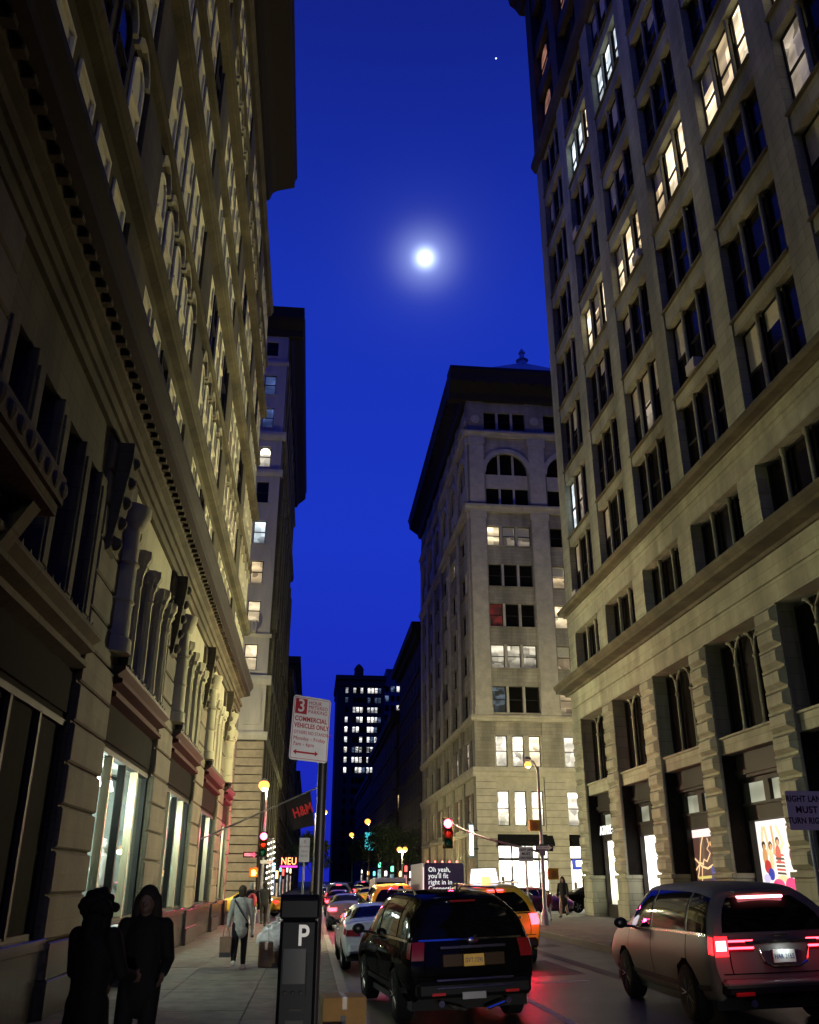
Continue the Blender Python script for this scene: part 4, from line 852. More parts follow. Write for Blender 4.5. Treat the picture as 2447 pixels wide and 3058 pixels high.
for x,y,z,lb in ((-2.69,46.3,2.19,'orange pedestrian signal below the left one way sign'),(8.88,36.8,3.9,'yellow pedestrian signal box high on the right pole'),(9.55,36.8,2.1,'yellow pedestrian signal box low on the right pole')):
    t = thing('pedestrian_signal', lb, 'pedestrian signal', (x,y,z), 0, 'pedestrian signals')
    m = MB(); m.box(-0.2,0.2,0,0.22,-0.2,0.2); m.box(-0.22,0.22,-0.16,0.0,0.2,0.22); m.build('housing', SIGY, t, bevel=0.02)
    h = MB(); h.box(-0.09,0.09,-0.02,0,-0.14,0.03)
    for q in range(4): h.box(-0.085+0.046*q,-0.05+0.046*q,-0.02,0,0.03,0.11+0.02*(q in (1,2)))
    h.box(0.09,0.13,-0.02,0,-0.06,0.03); h.build('hand_symbol', emat('orange_hand', (1.0,0.30,0.06), 9.0) if x < 0 else mat('unlit_hand', (0.3,0.12,0.03), 0.5), t)
    if x < 0: light(t, (0,-0.25,0), 10, (1.0,0.25,0.05), 0.1, 'signal_light')
SIGNW = mat('white_sign_sheet', (0.85,0.83,0.74), 0.45, var=0.08, vscale=6); SIGNK = mat('sign_black_print', (0.02,0.02,0.02), 0.5); SIGNR = mat('sign_red_print', (0.45,0.03,0.03), 0.5)
def rrect(w, h, r=0.02, n=4):
    out = []
    for cx,cz,a0 in ((w/2-r,-h/2+r,-90),(w/2-r,h/2-r,0),(-w/2+r,h/2-r,90),(-w/2+r,-h/2+r,180)):
        for i in range(n+1): a = R_(a0+90*i/n); out.append((cx+r*math.cos(a),cz+r*math.sin(a)))
    return out
def plate(w, h, mt, parent, loc, rz=0, th=0.006, r=0.02, name='plate'):
    m = MB(); m.prism(rrect(w,h,r), 0, th, 'y'); return m.build(name, mt, parent, loc, rz=rz)
def oneway(x, y, z, lb):
    t = thing('one_way_sign', lb, 'sign', (x,y,z), 0, 'one way signs')
    plate(0.72, 0.26, SIGNK, t, (0,0,0))
    m = MB(); m.prism([(-0.3,-0.065),(0.15,-0.065),(0.15,-0.11),(0.33,0),(0.15,0.11),(0.15,0.065),(-0.3,0.065)], -0.004, -0.001, 'y'); m.build('arrow', SIGNW, t)
    text('ONE WAY', 0.1, SIGNK, t, (-0.05,-0.005,0), (R_(90),0,0), 0.001)
    m = MB(); m.box(0.3,0.42,0.006,0.05,-0.03,0.03); m.build('bracket', STEEL, t)
oneway(-2.90, 46.5, 3.0, 'black and white one way arrow sign on the left corner')
oneway(9.25, 36.9, 3.08, 'black and white one way arrow sign on the right pole')
t = thing('street_name_sign', 'small white street name blade below the left one way sign', 'sign', (-2.1,46.45,2.68)); plate(0.62,0.16,SIGNW,t,(0,0,0)); m = MB(); m.box(-0.26,-0.2,0.006,0.06,-0.05,0.05); m.build('bracket', STEEL, t)
def turn_sign(x, y, z, w, lb, pole_z):
    t = thing('turn_lane_sign', lb, 'sign', (x,y,pole_z))
    h = w*0.92
    plate(w, h, SIGNW, t, (0,0,z-pole_z), name='plate'); plate(w*0.95, h*0.95, mat('sign_border_grey', (0.35,0.35,0.33), 0.5), t, (0,0.002,z-pole_z), th=0.003, name='border')
    for i, s in enumerate(('RIGHT LANE','MUST','TURN RIGHT')): text(s, w*0.20 if i != 1 else w*0.22, SIGNK, t, (0,-0.004,z-pole_z+h*0.29-h*0.28*i), (R_(90),0,0), 0.001, sx=0.86 if i != 1 else 1, bold=0.004)
    m = MB(); m.tube([(0.02,0.05,0),(0.02,0.05,z-pole_z+h*0.4)], 0.03, 8); m.build('post', STEEL, t, smooth=True)
    return t
turn_sign(8.06, 14.5, 2.93, 0.66, 'weathered right lane must turn right sign behind the silver car', ZR)
turn_sign(8.43, 36.6, 2.83, 0.58, 'smaller right lane must turn right sign before the lit shop windows', ZR)
# parking sign on the near pole, muni meter
t = thing('parking_sign', 'tilted white and red commercial parking sign on a dark pole beside the meter', 'sign', (0.06,6.72,0))
m = MB(); m.tube([(0,0,0),(0,0,2.92)], 0.034, 10); m.lathe([(0.06,0),(0.06,0.1),(0.04,0.16)], n=10); m.build('post', mat('dark_pole_paint', (0.03,0.027,0.025), 0.4, 0.4, var=0.3, vscale=8), t, smooth=True)
RZS = R_(27)
pl = plate(0.305, 0.457, SIGNW, t, (-0.10,-0.16,2.865), RZS, 0.004, 0.022)
pl.rotation_euler = (0, R_(2.2), RZS)
def on(x, z): return (x, -0.0035, z)
m = MB()
for a,b,c,d in ((-0.145,0.145,0.214,0.217),(-0.145,0.145,-0.217,-0.214),(-0.145,-0.142,-0.214,0.214),(0.142,0.145,-0.214,0.214)): m.box(a,b,-0.002,-0.0005,c,d)
m.build('border', SIGNR, pl)
m = MB(); m.box(-0.135,-0.042,-0.003,-0.0005,0.098,0.207); m.build('red_panel', SIGNR, pl)
RX = (R_(90),0,0)
text('3', 0.125, SIGNW, pl, (-0.088,-0.0045,0.152), RX, 0.0005, bold=0.002)
for i, s in enumerate(('HOUR','METERED','PARKING')): text(s, 0.036, SIGNR, pl, (-0.03,-0.0025,0.185-0.032*i), RX, 0.0005, 'LEFT')
text('COMMERCIAL', 0.046, SIGNR, pl, (-0.132,-0.0025,0.062), RX, 0.0005, 'LEFT', sx=0.86, bold=0.0012); text('VEHICLES ONLY', 0.046, SIGNR, pl, (-0.132,-0.0025,0.014), RX, 0.0005, 'LEFT', sx=0.80, bold=0.0012)
text('OTHERS NO STANDING', 0.034, SIGNR, pl, (-0.132,-0.0025,-0.034), RX, 0.0005, 'LEFT', sx=0.80)
text('Monday - Friday', 0.037, SIGNR, pl, (-0.132,-0.0025,-0.076), RX, 0.0005, 'LEFT'); text('7am - 6pm', 0.037, SIGNR, pl, (-0.132,-0.0025,-0.116), RX, 0.0005, 'LEFT')
m = MB(); m.prism([(-0.125,-0.172),(-0.1,-0.19),(-0.1,-0.178),(0.05,-0.178),(0.05,-0.19),(0.075,-0.172),(0.05,-0.154),(0.05,-0.166),(-0.1,-0.166),(-0.1,-0.154)], -0.0025, -0.0005, 'y'); m.build('arrow', SIGNR, pl)
METER = mat('meter_dark_blue', (0.003,0.0035,0.005), 0.5, spec=0.12)
t = thing('parking_meter', 'dark parking pay station with a white letter P in the foreground', 'parking meter', (-0.055,6.4,0))
m = MB(); m.box(-0.12,0.12,-0.1,0.12,0.1,1.62); m.build('body', METER, t, bevel=0.02)
m = MB(); m.prism([(-0.115,1.62),(0.13,1.62),(0.13,1.72),(-0.07,1.77),(-0.115,1.74)], -0.125, 0.125, 'x'); m.build('cap', METER, t, bevel=0.012)
m = MB(); m.box(-0.14,0.14,-0.12,0.14,0,0.1); m.build('base', METER, t, bevel=0.01)
m = MB(); m.box(-0.09,0.05,-0.106,-0.1,1.25,1.45); m.build('screen', mat('meter_screen', (0.01,0.012,0.014), 0.15), t)
m = MB(); m.box(0.06,0.1,-0.112,-0.1,1.18,1.42)
m.build('coin_panel', METER, t)
for q in range(3):
    m = MB(); m.lathe([(0.012,0),(0.012,0.008),(0.008,0.01)], n=8); m.v = [(x-0.07+0.05*q,-0.106-z,1.2+y) for x,y,z in m.v]; m.build('button', IRON, t)
m = MB(); m.box(-0.06,0.05,-0.104,-0.1,0.9,1.05); m.build('sticker', mat('faded_sticker', (0.02,0.018,0.016), 0.7), t)
m = MB(); m.box(-0.04,0.04,-0.108,-0.1,1.1,1.115); m.build('ticket_slot', IRON, t)
text('P', 0.17, SIGNW, t, (0.03,-0.106,1.52), RX, 0.001, sx=0.85, bold=0.003)
t = thing('no_parking_sign', 'narrow white parking sign on a short pole farther down the left kerb', 'sign', (-0.19,28,0))
m = MB(); m.tube([(0,0,0),(0,0,3.0)], 0.03, 8); m.build('post', STEEL, t); plate(0.3, 0.66, SIGNW, t, (0,-0.04,2.68))
for i in range(4): text(('3','HOUR PARKING','MON-FRI','8AM-7PM')[i], (0.12,0.04,0.045,0.045)[i], SIGNR, t, (0,-0.043,2.9-0.13*i), RX, 0.0005)
# banner flag
t = thing('shop_flag', 'black shop flag with red letters hanging from a slanted pole', 'flag', (XL,34,0))
m = MB(); m.tube([(0,0,3.2),(4.05,0,5.0)], 0.03, 8); m.ball((4.08,0,5.01), 0.05, 6); m.build('pole', STEEL, t, smooth=True)
fl = MB(); nx, nz = 10, 8; tl, tr, br, bl_ = (2.87,4.46), (3.79,4.87), (3.99,3.69), (3.22,3.52)
for th in (0, 0.012):
    for i in range(nx+1):
        for j in range(nz+1):
            a, b = i/nx, j/nz
            x = (1-b)*((1-a)*tl[0]+a*tr[0])+b*((1-a)*bl_[0]+a*br[0]); z = (1-b)*((1-a)*tl[1]+a*tr[1])+b*((1-a)*bl_[1]+a*br[1])
            fl.v.append((x, 0.05*math.sin(a*7+b*2)*b+th, z))
K = (nx+1)*(nz+1)
for i in range(nx):
    for j in range(nz):
        q = i*(nz+1)+j; fl.f.append((q,q+1,q+nz+2,q+nz+1)); fl.f.append((K+q,K+q+nz+1,K+q+nz+2,K+q+1))
for i in range(nx):
    for j in (0,nz): q = i*(nz+1)+j; fl.f.append((q,q+nz+1,K+q+nz+1,K+q))
for j in range(nz):
    for i in (0,nx): q = i*(nz+1)+j; fl.f.append((q,q+1,K+q+1,K+q))
fl.build('cloth', mat('black_flag_cloth', (0.02,0.012,0.012), 0.9), t, smooth=True)
text('H&M', 0.46, mat('red_flag_print', (0.75,0.03,0.03), 0.7), t, (3.55,-0.07,4.18), (R_(90),R_(-20),0), 0.002, sx=0.72, bold=0.014)
# light-wrapped post at the corner, neon blade sign, lit shop signs down the avenue
t = thing('light_wrapped_post', 'post wrapped in small white lights at the left corner', 'post', (-1.95,47.2,0))
m = MB(); m.tube([(0,0,0),(0,0,3.8)], 0.12, 10); m.build('post', STEEL, t, smooth=True)
m = MB()
for k in range(70):
    a = k*0.9; m.ball((0.17*math.cos(a),0.17*math.sin(a),1.0+0.038*k), 0.035, 5)
m.build('bulbs', emat('fairy_bulbs', (1.0,0.9,0.72), 5.0), t)
t = thing('neon_sign', 'orange neon blade sign on the far left facade', 'sign', (XL,75,0))
m = MB(); m.box(1.5,2.95,-0.1,0.1,2.75,3.62); m.build('box_frame', mat('neon_box', (0.05,0.01,0.03), 0.5), t); 
for z in (2.9,3.4):
    m = MB(); m.box(0,1.5,-0.03,0.03,z,z+0.06); m.build('arm', IRON, t)
text('NEU', 0.75, emat('neon_orange', (1.0,0.30,0.10), 3.5), t, (2.22,-0.12,3.22), RX, 0.01, sx=0.8); m = MB(); m.box(1.55,2.9,-0.13,-0.1,2.78,2.92); m.build('magenta_tube', emat('neon_magenta', (0.7,0.06,0.5), 1.6), t)
SC = {'green':(0.15,1.0,0.5),'red':(1.0,0.08,0.06),'white':(1.0,0.93,0.8),'amber':(1.0,0.6,0.2),'teal':(0.1,0.8,0.8),'blue':(0.3,0.6,1.0)}
for i, (side, y, z, c, w) in enumerate((('r',118,3.2,'red',2.2),('r',126,2.6,'white',2.5),('r',133,3.4,'red',1.8),('r',142,2.8,'amber',2.6),('r',152,3.6,'green',3.0),('r',165,3.0,'white',3.2),('r',180,4.6,'green',4.0),('r',195,3.2,'teal',3.4),('r',215,3.4,'amber',4.0),('r',240,4.0,'white',4.5),
                                        ('l',84,2.6,'white',2.0),('l',92,3.0,'blue',1.6),('l',101,2.4,'amber',2.4),('l',112,3.2,'teal',2.0),('l',124,2.8,'red',2.6),('l',145,3.4,'white',3.0),('l',170,3.4,'amber',3.5))):
    x = (13.5 if y < 147 else 13.2)-0.12 if side == 'r' else XL+0.45
    t = thing('shop_sign', '%s lit shop sign, %s from the crossing along the %s side of the avenue' % (c, ('first','second','third','fourth','fifth','sixth','seventh','eighth','ninth','tenth')[i if side == 'r' else i-10], 'right' if side == 'r' else 'left'), 'sign', (x,y,z), 0, 'lit shop signs down the avenue')
    m = MB(); m.box(-0.08,0.08,-w/2,w/2,-0.45,0.45); m.build('box_frame', SIGK, t)
    m = MB(); s = -1 if side == 'r' else 1; m.box(min(s*0.08,s*0.1),max(s*0.08,s*0.1),-w/2+0.06,w/2-0.06,-0.38,0.38); m.box(-0.07,0.07,-w/2-0.02,-w/2,-0.38,0.38); m.build('lit_face', emat('shop_sign_'+c, SC[c], 3.6), t)
    m = MB(); m.box(min(s*0.05,s*0.09),max(s*0.05,s*0.09),-w,w,-z+0.3,-0.8); m.build('lit_window', room('far_shop_'+c, tuple(0.5*v+0.5*u for v,u in zip(SC[c],(1,0.85,0.65))), 1.8, 1.5, 0.1, i), t)
t = thing('street_banner', 'turquoise banner hung on a lamp post down the avenue', 'banner', (8.65,135.8,5.9))
m = MB(); m.box(-0.95,0.9,-0.02,0.02,0,2.4); m.build('cloth', emat('banner_painted_glow', (0.05,0.55,0.62), 0.9), t);  # cloth glows by itself, brightness put into its material
for z in (-0.06,2.4):
    m = MB(); m.box(-1.0,0.95,-0.03,0.03,z,z+0.06); m.build('arm', STEEL, t)
m = MB(); m.prism(blob(-0.1,1.6,0.5,0.45), -0.03, -0.021, 'y'); m.build('emblem', mat('banner_print', (0.02,0.12,0.2), 0.7), t)

# ------------------------------------------------------------------ trees
LEAF = mat('street_tree_leaf', (0.016,0.03,0.008), 0.8, var=0.5, vscale=3); BARK = mat('bark', (0.08,0.06,0.045), 0.9, var=0.3)
def tree(x, y, z0, h, r, label, seed):
    rng = random.Random(seed); t = thing('street_tree', label, 'tree', (x,y,z0), 0, 'street trees')
    m = MB(); m.tube([(0,0,0),(0.05,0,h*0.3),(0.0,0.05,h*0.6)], [0.16,0.11,0.05], 8); tips = []
    for k in range(8):
        a = k*2.4; z = h*(0.32+0.05*k); e = (r*0.7*math.cos(a), r*0.7*math.sin(a), z+h*0.22); m.tube([(0,0,z),(e[0]*0.5,e[1]*0.5,z+h*0.13),e], [0.06,0.04,0.015], 6); tips.append(e)
    m.build('trunk', BARK, t, smooth=True)
    c = MB()
    cl = [(e[0],e[1],e[2],r*rng.uniform(0.3,0.5)) for e in tips]+[(rng.uniform(-0.4,0.4)*r,rng.uniform(-0.4,0.4)*r,h*rng.uniform(0.6,0.9),r*rng.uniform(0.3,0.5)) for _ in range(7)]
    for cx,cy,cz,cr in cl:
        for _ in range(230):
            d = Vector((rng.gauss(0,1),rng.gauss(0,1),rng.gauss(0,0.8))).normalized()*cr*rng.uniform(0.5,1.05)
            p = Vector((cx,cy,cz))+d; a = Vector((rng.gauss(0,1),rng.gauss(0,1),rng.gauss(0,1))).normalized()*0.16; b = a.cross(Vector((rng.gauss(0,1),rng.gauss(0,1),rng.gauss(0,1)))).normalized()*0.09
            c.add([p-a,p+b,p+a,p-b], [(0,1,2,3)])
    me = bpy.data.meshes.new('crown'); me.from_pydata(c.v, [], c.f); me.materials.append(LEAF); place('crown', me, t)
tree(8.8,96,ZR,7.0,2.2,'green street tree on the right kerb below the amber lamps',1)
tree(8.8,116,ZR,8.0,2.6,'green street tree farther along the right kerb by the banner',2)
tree(0.2,112,0,7.0,2.2,'green street tree on the left kerb down the avenue',3)
tree(8.8,160,ZR,8.5,2.8,'farthest green street tree on the right kerb',4)
# ------------------------------------------------------------------ vehicles
def cr(P, t):
    """Catmull-Rom through the rows of P at parameter t"""
    n = len(P)-1; i = min(int(t), n-1); f = t-i
    p0 = P[i-1] if i > 0 else 2*P[0]-P[1]; p1 = P[i]; p2 = P[i+1]; p3 = P[i+2] if i+2 <= n else 2*P[n]-P[n-1]
    return 0.5*((2*p1)+(p2-p0)*f+(2*p0-5*p1+4*p2-p3)*f*f+(3*p1-p0-3*p2+p3)*f*f*f)
class CarForm:
    def __init__(s, st, wheels, rw):
        A = []
        for q in st:
            y,zb,zm,zt,zr,wl,wm,wt,wr = q[:9]; off = q[9] if len(q) > 9 else [0]*8
            A.append([(wl*0.92,y+off[0],zb),(wl,y+off[1],zb+0.12),(wm,y+off[2],zm),(wt,y+off[3],zt),((wt+wr)/2+0.03,y+off[4],zt+(zr-zt)*0.52),(wr,y+off[5],zr-min(0.09,(zr-zt)*0.3)),(wr-0.16,y+off[6],zr-0.01),(0,y+off[7],zr+0.02)])
        s.A = np.array(A); s.n = len(A); s.wheels = wheels; s.rw = rw
    def p(s, u, v, side=1):
        row = np.array([cr(s.A[:,k,:], u) for k in range(8)]); q = cr(row, v); q[0] = max(q[0], 0.0); return Vector((q[0]*side, q[1], q[2]))
    def body(s):
        us = np.linspace(0, s.n-1, (s.n-1)*5+1); vs = np.linspace(0, 7, 25); vs[-1] = 7
        G = [[s.p(u,v) for v in vs] for u in us]
        m = MB(); nu, nv = len(us), len(vs)
        wr = s.rw*1.16
        def adj(p):
            for wy, wz in s.wheels:
                d = math.hypot(p.y-wy, p.z-wz)
                if d < wr and abs(p.x) > 0.5 and d > 1e-4 and d > wr*0.62: return Vector((p.x, wy+(p.y-wy)*wr/d, wz+(p.z-wz)*wr/d))
            return p
        for side in (1,-1):
            o = len(m.v); m.v += [tuple(adj(Vector((G[i][j].x*side,G[i][j].y,G[i][j].z))) if j < 12 else Vector((G[i][j].x*side,G[i][j].y,G[i][j].z))) for i in range(nu) for j in range(nv)]
            for i in range(nu-1):
                for j in range(nv-1):
                    c = (G[i][j]+G[i+1][j+1])/2
                    if j < 11 and any(math.hypot(c.y-wy,c.z-wz) < wr*0.93 for wy,wz in s.wheels): continue
                    m.f.append((o+i*nv+j,o+(i+1)*nv+j,o+(i+1)*nv+j+1,o+i*nv+j+1))
        for u, sg in ((0,-1),(s.n-1,1)):
            nx = 16; o = len(m.v)
            for j in range(nv):
                e = s.p(u, vs[j])
                for k in range(nx+1):
                    x = -1+2*k/nx; m.v.append((e.x*x, e.y+sg*0.05*(1-x*x), e.z))
            for j in range(nv-1):
                for k in range(nx): m.f.append((o+j*(nx+1)+k,o+j*(nx+1)+k+1,o+(j+1)*(nx+1)+k+1,o+(j+1)*(nx+1)+k))
        me = bpy.data.meshes.new('body'); bm = bmesh.new(); bv = [bm.verts.new(p) for p in m.v]
        for f in m.f:
            try: bm.faces.new([bv[i] for i in f])
            except ValueError: pass
        bmesh.ops.remove_doubles(bm, verts=bm.verts, dist=0.002); bmesh.ops.recalc_face_normals(bm, faces=bm.faces); bm.to_mesh(me); bm.free()
        for p in me.polygons: p.use_smooth = True
        me.set_sharp_from_angle(angle=R_(42)); return me
    def patch(s, f, nu, nv, th=0.004):
        """thin raised shell from f(a,b), a,b in 0..1"""
        m = MB(); P = [[f(i/nu,j/nv) for j in range(nv+1)] for i in range(nu+1)]
        for i in range(nu+1):
            for j in range(nv+1): m.v.append(tuple(P[i][j]))
        for i in range(nu):
            for j in range(nv): q = i*(nv+1)+j; m.f.append((q,q+1,q+nv+2,q+nv+1))
        return m
    def side(s, u0, u1, v0, v1, side, off=0.008, nu=10, nv=6, cut=0.0):
        def f(a, b):
            uu = u0+(u1-u0)*a
            if cut: uu = u0+(u1-u0)*a-cut*b*a
            p = s.p(uu, v0+(v1-v0)*b, side); return p+Vector((off*side,0,off*0.3))
        return s.patch(f, nu, nv)
    def top(s, u0, u1, v0, off=0.01, nu=8, nv=12):
        def f(a, b):
            v = v0+(7-v0)*(1-abs(2*b-1)); p = s.p(u0+(u1-u0)*a, v, 1 if b >= 0.5 else -1); return p+Vector((0,-off*0.5,off))
        return s.patch(f, nu, nv)
    def rear(s, x0, x1, v0, v1, off=0.008, nu=12, nv=6):
        def f(a, b):
            x = x0+(x1-x0)*a; p = s.p(0, v0+(v1-v0)*b); return Vector((p.x*x, p.y-0.05*(1-x*x)-off, p.z+off*0.2))
        return s.patch(f, nu, nv)
OFFR = [0.12,0.03,0,0.05,0.20,0.38,0.46,0.48]
SUVF = CarForm([(0,0.40,0.78,1.10,1.64,0.84,0.92,0.89,0.62,OFFR),(0.22,0.34,0.80,1.12,1.71,0.93,0.985,0.94,0.68,[0,0,0,0.04,0.15,0.28,0.34,0.36]),(0.9,0.30,0.80,1.12,1.77,0.95,1.0,0.95,0.70,[0,0,0,0.01,0.04,0.08,0.1,0.1]),
                (2.0,0.30,0.80,1.11,1.79,0.95,1.0,0.95,0.71),(2.9,0.30,0.80,1.09,1.77,0.95,1.0,0.95,0.70),(3.4,0.30,0.80,1.08,1.66,0.95,1.0,0.94,0.66),(4.05,0.30,0.78,1.06,1.16,0.95,0.99,0.92,0.74),(4.55,0.30,0.74,1.0,1.09,0.94,0.98,0.90,0.70),(4.9,0.34,0.66,0.86,0.95,0.88,0.92,0.86,0.64),(5.0,0.42,0.60,0.74,0.82,0.78,0.82,0.76,0.56)],
               [(1.02,0.37),(3.9,0.37)], 0.37)
SEDF = CarForm([(0,0.42,0.70,0.90,1.00,0.76,0.84,0.82,0.70,[0.1,0.02,0,0.02,0.04,0.06,0.08,0.08]),(0.16,0.34,0.72,0.95,1.07,0.84,0.90,0.87,0.72),(0.75,0.28,0.72,0.96,1.11,0.88,0.915,0.88,0.72),(1.38,0.26,0.72,0.96,1.37,0.89,0.92,0.88,0.58),(2.1,0.26,0.72,0.95,1.43,0.89,0.92,0.88,0.60),(2.65,0.26,0.72,0.94,1.37,0.89,0.92,0.87,0.58),
                (3.4,0.26,0.70,0.92,1.01,0.88,0.91,0.86,0.70),(4.1,0.28,0.66,0.82,0.90,0.86,0.90,0.84,0.66),(4.5,0.32,0.58,0.70,0.78,0.80,0.84,0.78,0.58),(4.62,0.40,0.52,0.60,0.66,0.70,0.74,0.68,0.5)],
               [(0.92,0.33),(3.72,0.33)], 0.33)
SUV_ME = SUVF.body(); SED_ME = SEDF.body()
CARGL = mat('car_glass', (0.004,0.004,0.004), 0.05, spec=0.25)
TAILU = mat('tail_light_red', (0.22,0.012,0.012), 0.25, coat=0.08, spec=0.2); TAILH = emat('tail_light_lit', (1.0,0.012,0.016), 4.0); TAILP = emat('tail_light_hot', (1.0,0.22,0.26), 10.0); TAILM = emat('tail_light_bright', (1.0,0.05,0.08), 7.0)
WELL = mat('wheel_well_black', (0.008,0.008,0.008), 0.9)
def wheel_meshes(r, w=0.24):
    t = MB(); prof = [(r*0.66,-w/2),(r*0.9,-w/2),(r*0.98,-w*0.42),(r,-w*0.2),(r,w*0.2),(r*0.98,w*0.42),(r*0.9,w/2),(r*0.66,w/2)]; t.lathe(prof, n=24)
    t.v = [(z,x,y) for x,y,z in t.v]
    q = MB(); q.lathe([(r*0.68,-w*0.46),(r*0.66,-w*0.3),(r*0.2,-w*0.36),(r*0.12,-w*0.44),(0.01,-w*0.44)], n=20)
    for k in range(5):
        a = 2*math.pi*k/5; c, s = math.cos(a), math.sin(a)
        for e in (-0.16,0.16): q.tube([(r*0.12*c,r*0.12*s,-w*0.43),(r*0.64*math.cos(a+e),r*0.64*math.sin(a+e),-w*0.44)], [0.03,0.02], 4)
    q.v = [(z,x,y) for x,y,z in q.v]
    b = MB(); b.lathe([(r*0.66,-w*0.2),(r*0.66,-w*0.25),(0.02,-w*0.25)], n=16); b.v = [(z,x,y) for x,y,z in b.v]
    return t.mesh('tyre', RUBBER, True), q.mesh('rim', ALLOY, True), b.mesh('disc', WELL)
WHM = {0.37: wheel_meshes(0.37,0.26), 0.33: wheel_meshes(0.33,0.22)}
NYPL = mat('gold_number_plate', (0.72,0.42,0.05), 0.4, var=0.15, vscale=20)
def car(name, label, form, me, paint, loc, rz=0.0, suv=True, lit=None, group='cars on the avenue', plate_txt=None, detail=True, cat='car', tpow=0, high=True, coat=1.0):
    t = thing(name, label, cat, loc, rz, group); t.rotation_euler = (0, -0.036 if KL < loc[0] < KR else 0, rz)
    place('body', me, t, m=None); b = t.children[0] if t.children else None
    bo = [o for o in bpy.data.objects if o.parent == t][0]
    bo.data = me if me.materials else me
    if not me.materials: me.materials.append(paint)
    bo.material_slots[0].link = 'OBJECT'; bo.material_slots[0].material = paint
    L = form.A[-1,2,1]; rw = form.rw; half = form.A[3,2,0]
    m = MB(); m.box(-half*0.88,half*0.88,0.25,L-0.25,0.22,0.62); m.build('underbody', WELL, t)
    for wy, wz in form.wheels:
        for s in (-1,1):
            ty, ri, di = WHM[rw]
            w = place('wheel', ty, t, (s*(half-0.13),wy,rw), R_(180) if s > 0 else 0); place('rim', ri, w); place('brake_disc', di, w)
    g0, g1 = (0.7,5.05) if suv else (2.35,5.55)
    for s in (-1,1):
        if suv:
            for u0,u1 in ((0.75,1.95),(2.05,3.4),(3.5,5.2)):
                form.side(u0,u1,3.15,4.95,s,cut=0.5 if u1 > 5 else 0).build('side_window', CARGL, t, smooth=True)
        else:
            for u0,u1 in ((2.55,3.75),(3.85,5.35)):
                form.side(u0,u1,3.2,4.9,s,cut=0.45 if u1 > 5 else -0.0).build('side_window', CARGL, t, smooth=True)
        mm = MB(); y = form.A[5 if suv else 5,3,1]-0.05; z = form.A[5,3,2]+0.04; mm.tube([(s*(half-0.1),y,z),(s*(half+0.08),y+0.03,z+0.02)], 0.025, 6); mm.ball((s*(half+0.16),y+0.02,z+0.07), 0.11, 8, (1.05,0.55,0.8)); mm.build('door_mirror', mat('mirror_black', (0.01,0.01,0.01), 0.3) if paint is not None else paint, t, smooth=True)
        if detail:
            for yy in ((1.7,2.75) if suv else (1.75,2.8)):
                h = MB(); zz = (0.98 if suv else 0.86); h.tube([(s*(half-0.0),yy,zz),(s*(half+0.025),yy+0.03,zz),(s*(half+0.025),yy+0.18,zz),(s*half,yy+0.21,zz)], 0.013, 6); h.build('door_handle', CHROME if suv else paint, t)
    if detail or lit is TAILH and suv:
        SEAM = mat('panel_gap', (0.002,0.002,0.002), 0.9, spec=0.0)
        for s in (-1,1):
            for u in ((2.0,3.45,5.35) if suv else (3.8,5.3)):
                form.side(u-0.012,u+0.012,1.2,3.15,s,0.003,1,10).build('door_gap', SEAM, t)
            form.side(1.0 if suv else 2.0,form.n-3.2,1.0,1.25,s,0.012,24,2).build('sill_trim', mat('bumper_black', (0.008,0.0075,0.007), 0.5, spec=0.15), t, smooth=True)
            form.side(0.75 if suv else 2.5,5.3,3.02,3.12,s,0.012,24,2).build('window_trim', CHROME, t, smooth=True)
        if suv:
            form.rear(-0.93,0.93,1.62,1.67,0.006,16,1).build('tailgate_gap', SEAM, t)
            for s in (-1,1): form.rear(s*0.78-0.008,s*0.78+0.008,1.65,3.1,0.006,1,8).build('tailgate_gap', SEAM, t)
            form.rear(-0.9,0.9,3.12,3.2,0.012,16,1).build('tailgate_trim', CHROME if detail else paint, t, smooth=True)
    if suv:
        form.rear(-0.86,0.86,3.25,5.6).build('rear_window', CARGL, t, smooth=True)
        form.top(5.08,5.95,5.1).build('windscreen', CARGL, t, smooth=True)
    else:
        form.top(2.12,2.92,5.05).build('rear_window', CARGL, t, smooth=True); form.top(5.1,5.92,5.1).build('windscreen', CARGL, t, smooth=True)
    for s in (-1,1):
        x0, x1 = (0.80,1.0) if s > 0 else (-1.0,-0.80)
        if not suv: x0, x1 = (0.60,1.0) if s > 0 else (-1.0,-0.60)
        tl = form.rear(x0,x1,2.35 if suv else 2.3,3.1 if suv else 3.0,0.02,6,5).build('tail_light', lit or TAILU, t, smooth=True)
        form.side(0.0,0.55 if suv else 0.7,2.4,3.05,s,0.015,6,4).build('tail_light_wrap', lit or TAILU, tl, smooth=True)
        hl = form.side(form.n-2.1,form.n-1.3,2.3,3.0,s,0.012,6,4).build('headlight', mat('headlight_glass', (0.5,0.5,0.5), 0.1), t, smooth=True)
        if tpow: light(t, (s*half*0.8,-0.35,0.9), tpow, (1.0,0.03,0.05), 0.12, 'brake_glow')
    pz = 0.88 if suv else 0.76
    e = form.p(0, 2.3 if suv else 2.2)
    if suv:
        bar = MB(); bar.box(-0.5,0.5,-0.085,-0.03,1.03,1.075); bar.build('chrome_bar', CHROME, t, bevel=0.008)
    m = MB(); m.box(-0.155,0.155,-0.10,-0.07,pz-0.08,pz+0.08); np_ = m.build('number_plate', NYPL, t, bevel=0.004)
    text(plate_txt or 'FLK 4821', 0.085, mat('plate_ink', (0.02,0.03,0.12), 0.6), np_, (0,-0.102,pz-0.005), RX, 0.001, sx=0.72)
    m = MB(); m.box(-half*0.86,half*0.86,-0.1,0.12,0.40,0.62); m.build('bumper', paint if not suv else mat('bumper_black', (0.008,0.0075,0.007), 0.5, spec=0.15), t, bevel=0.05)
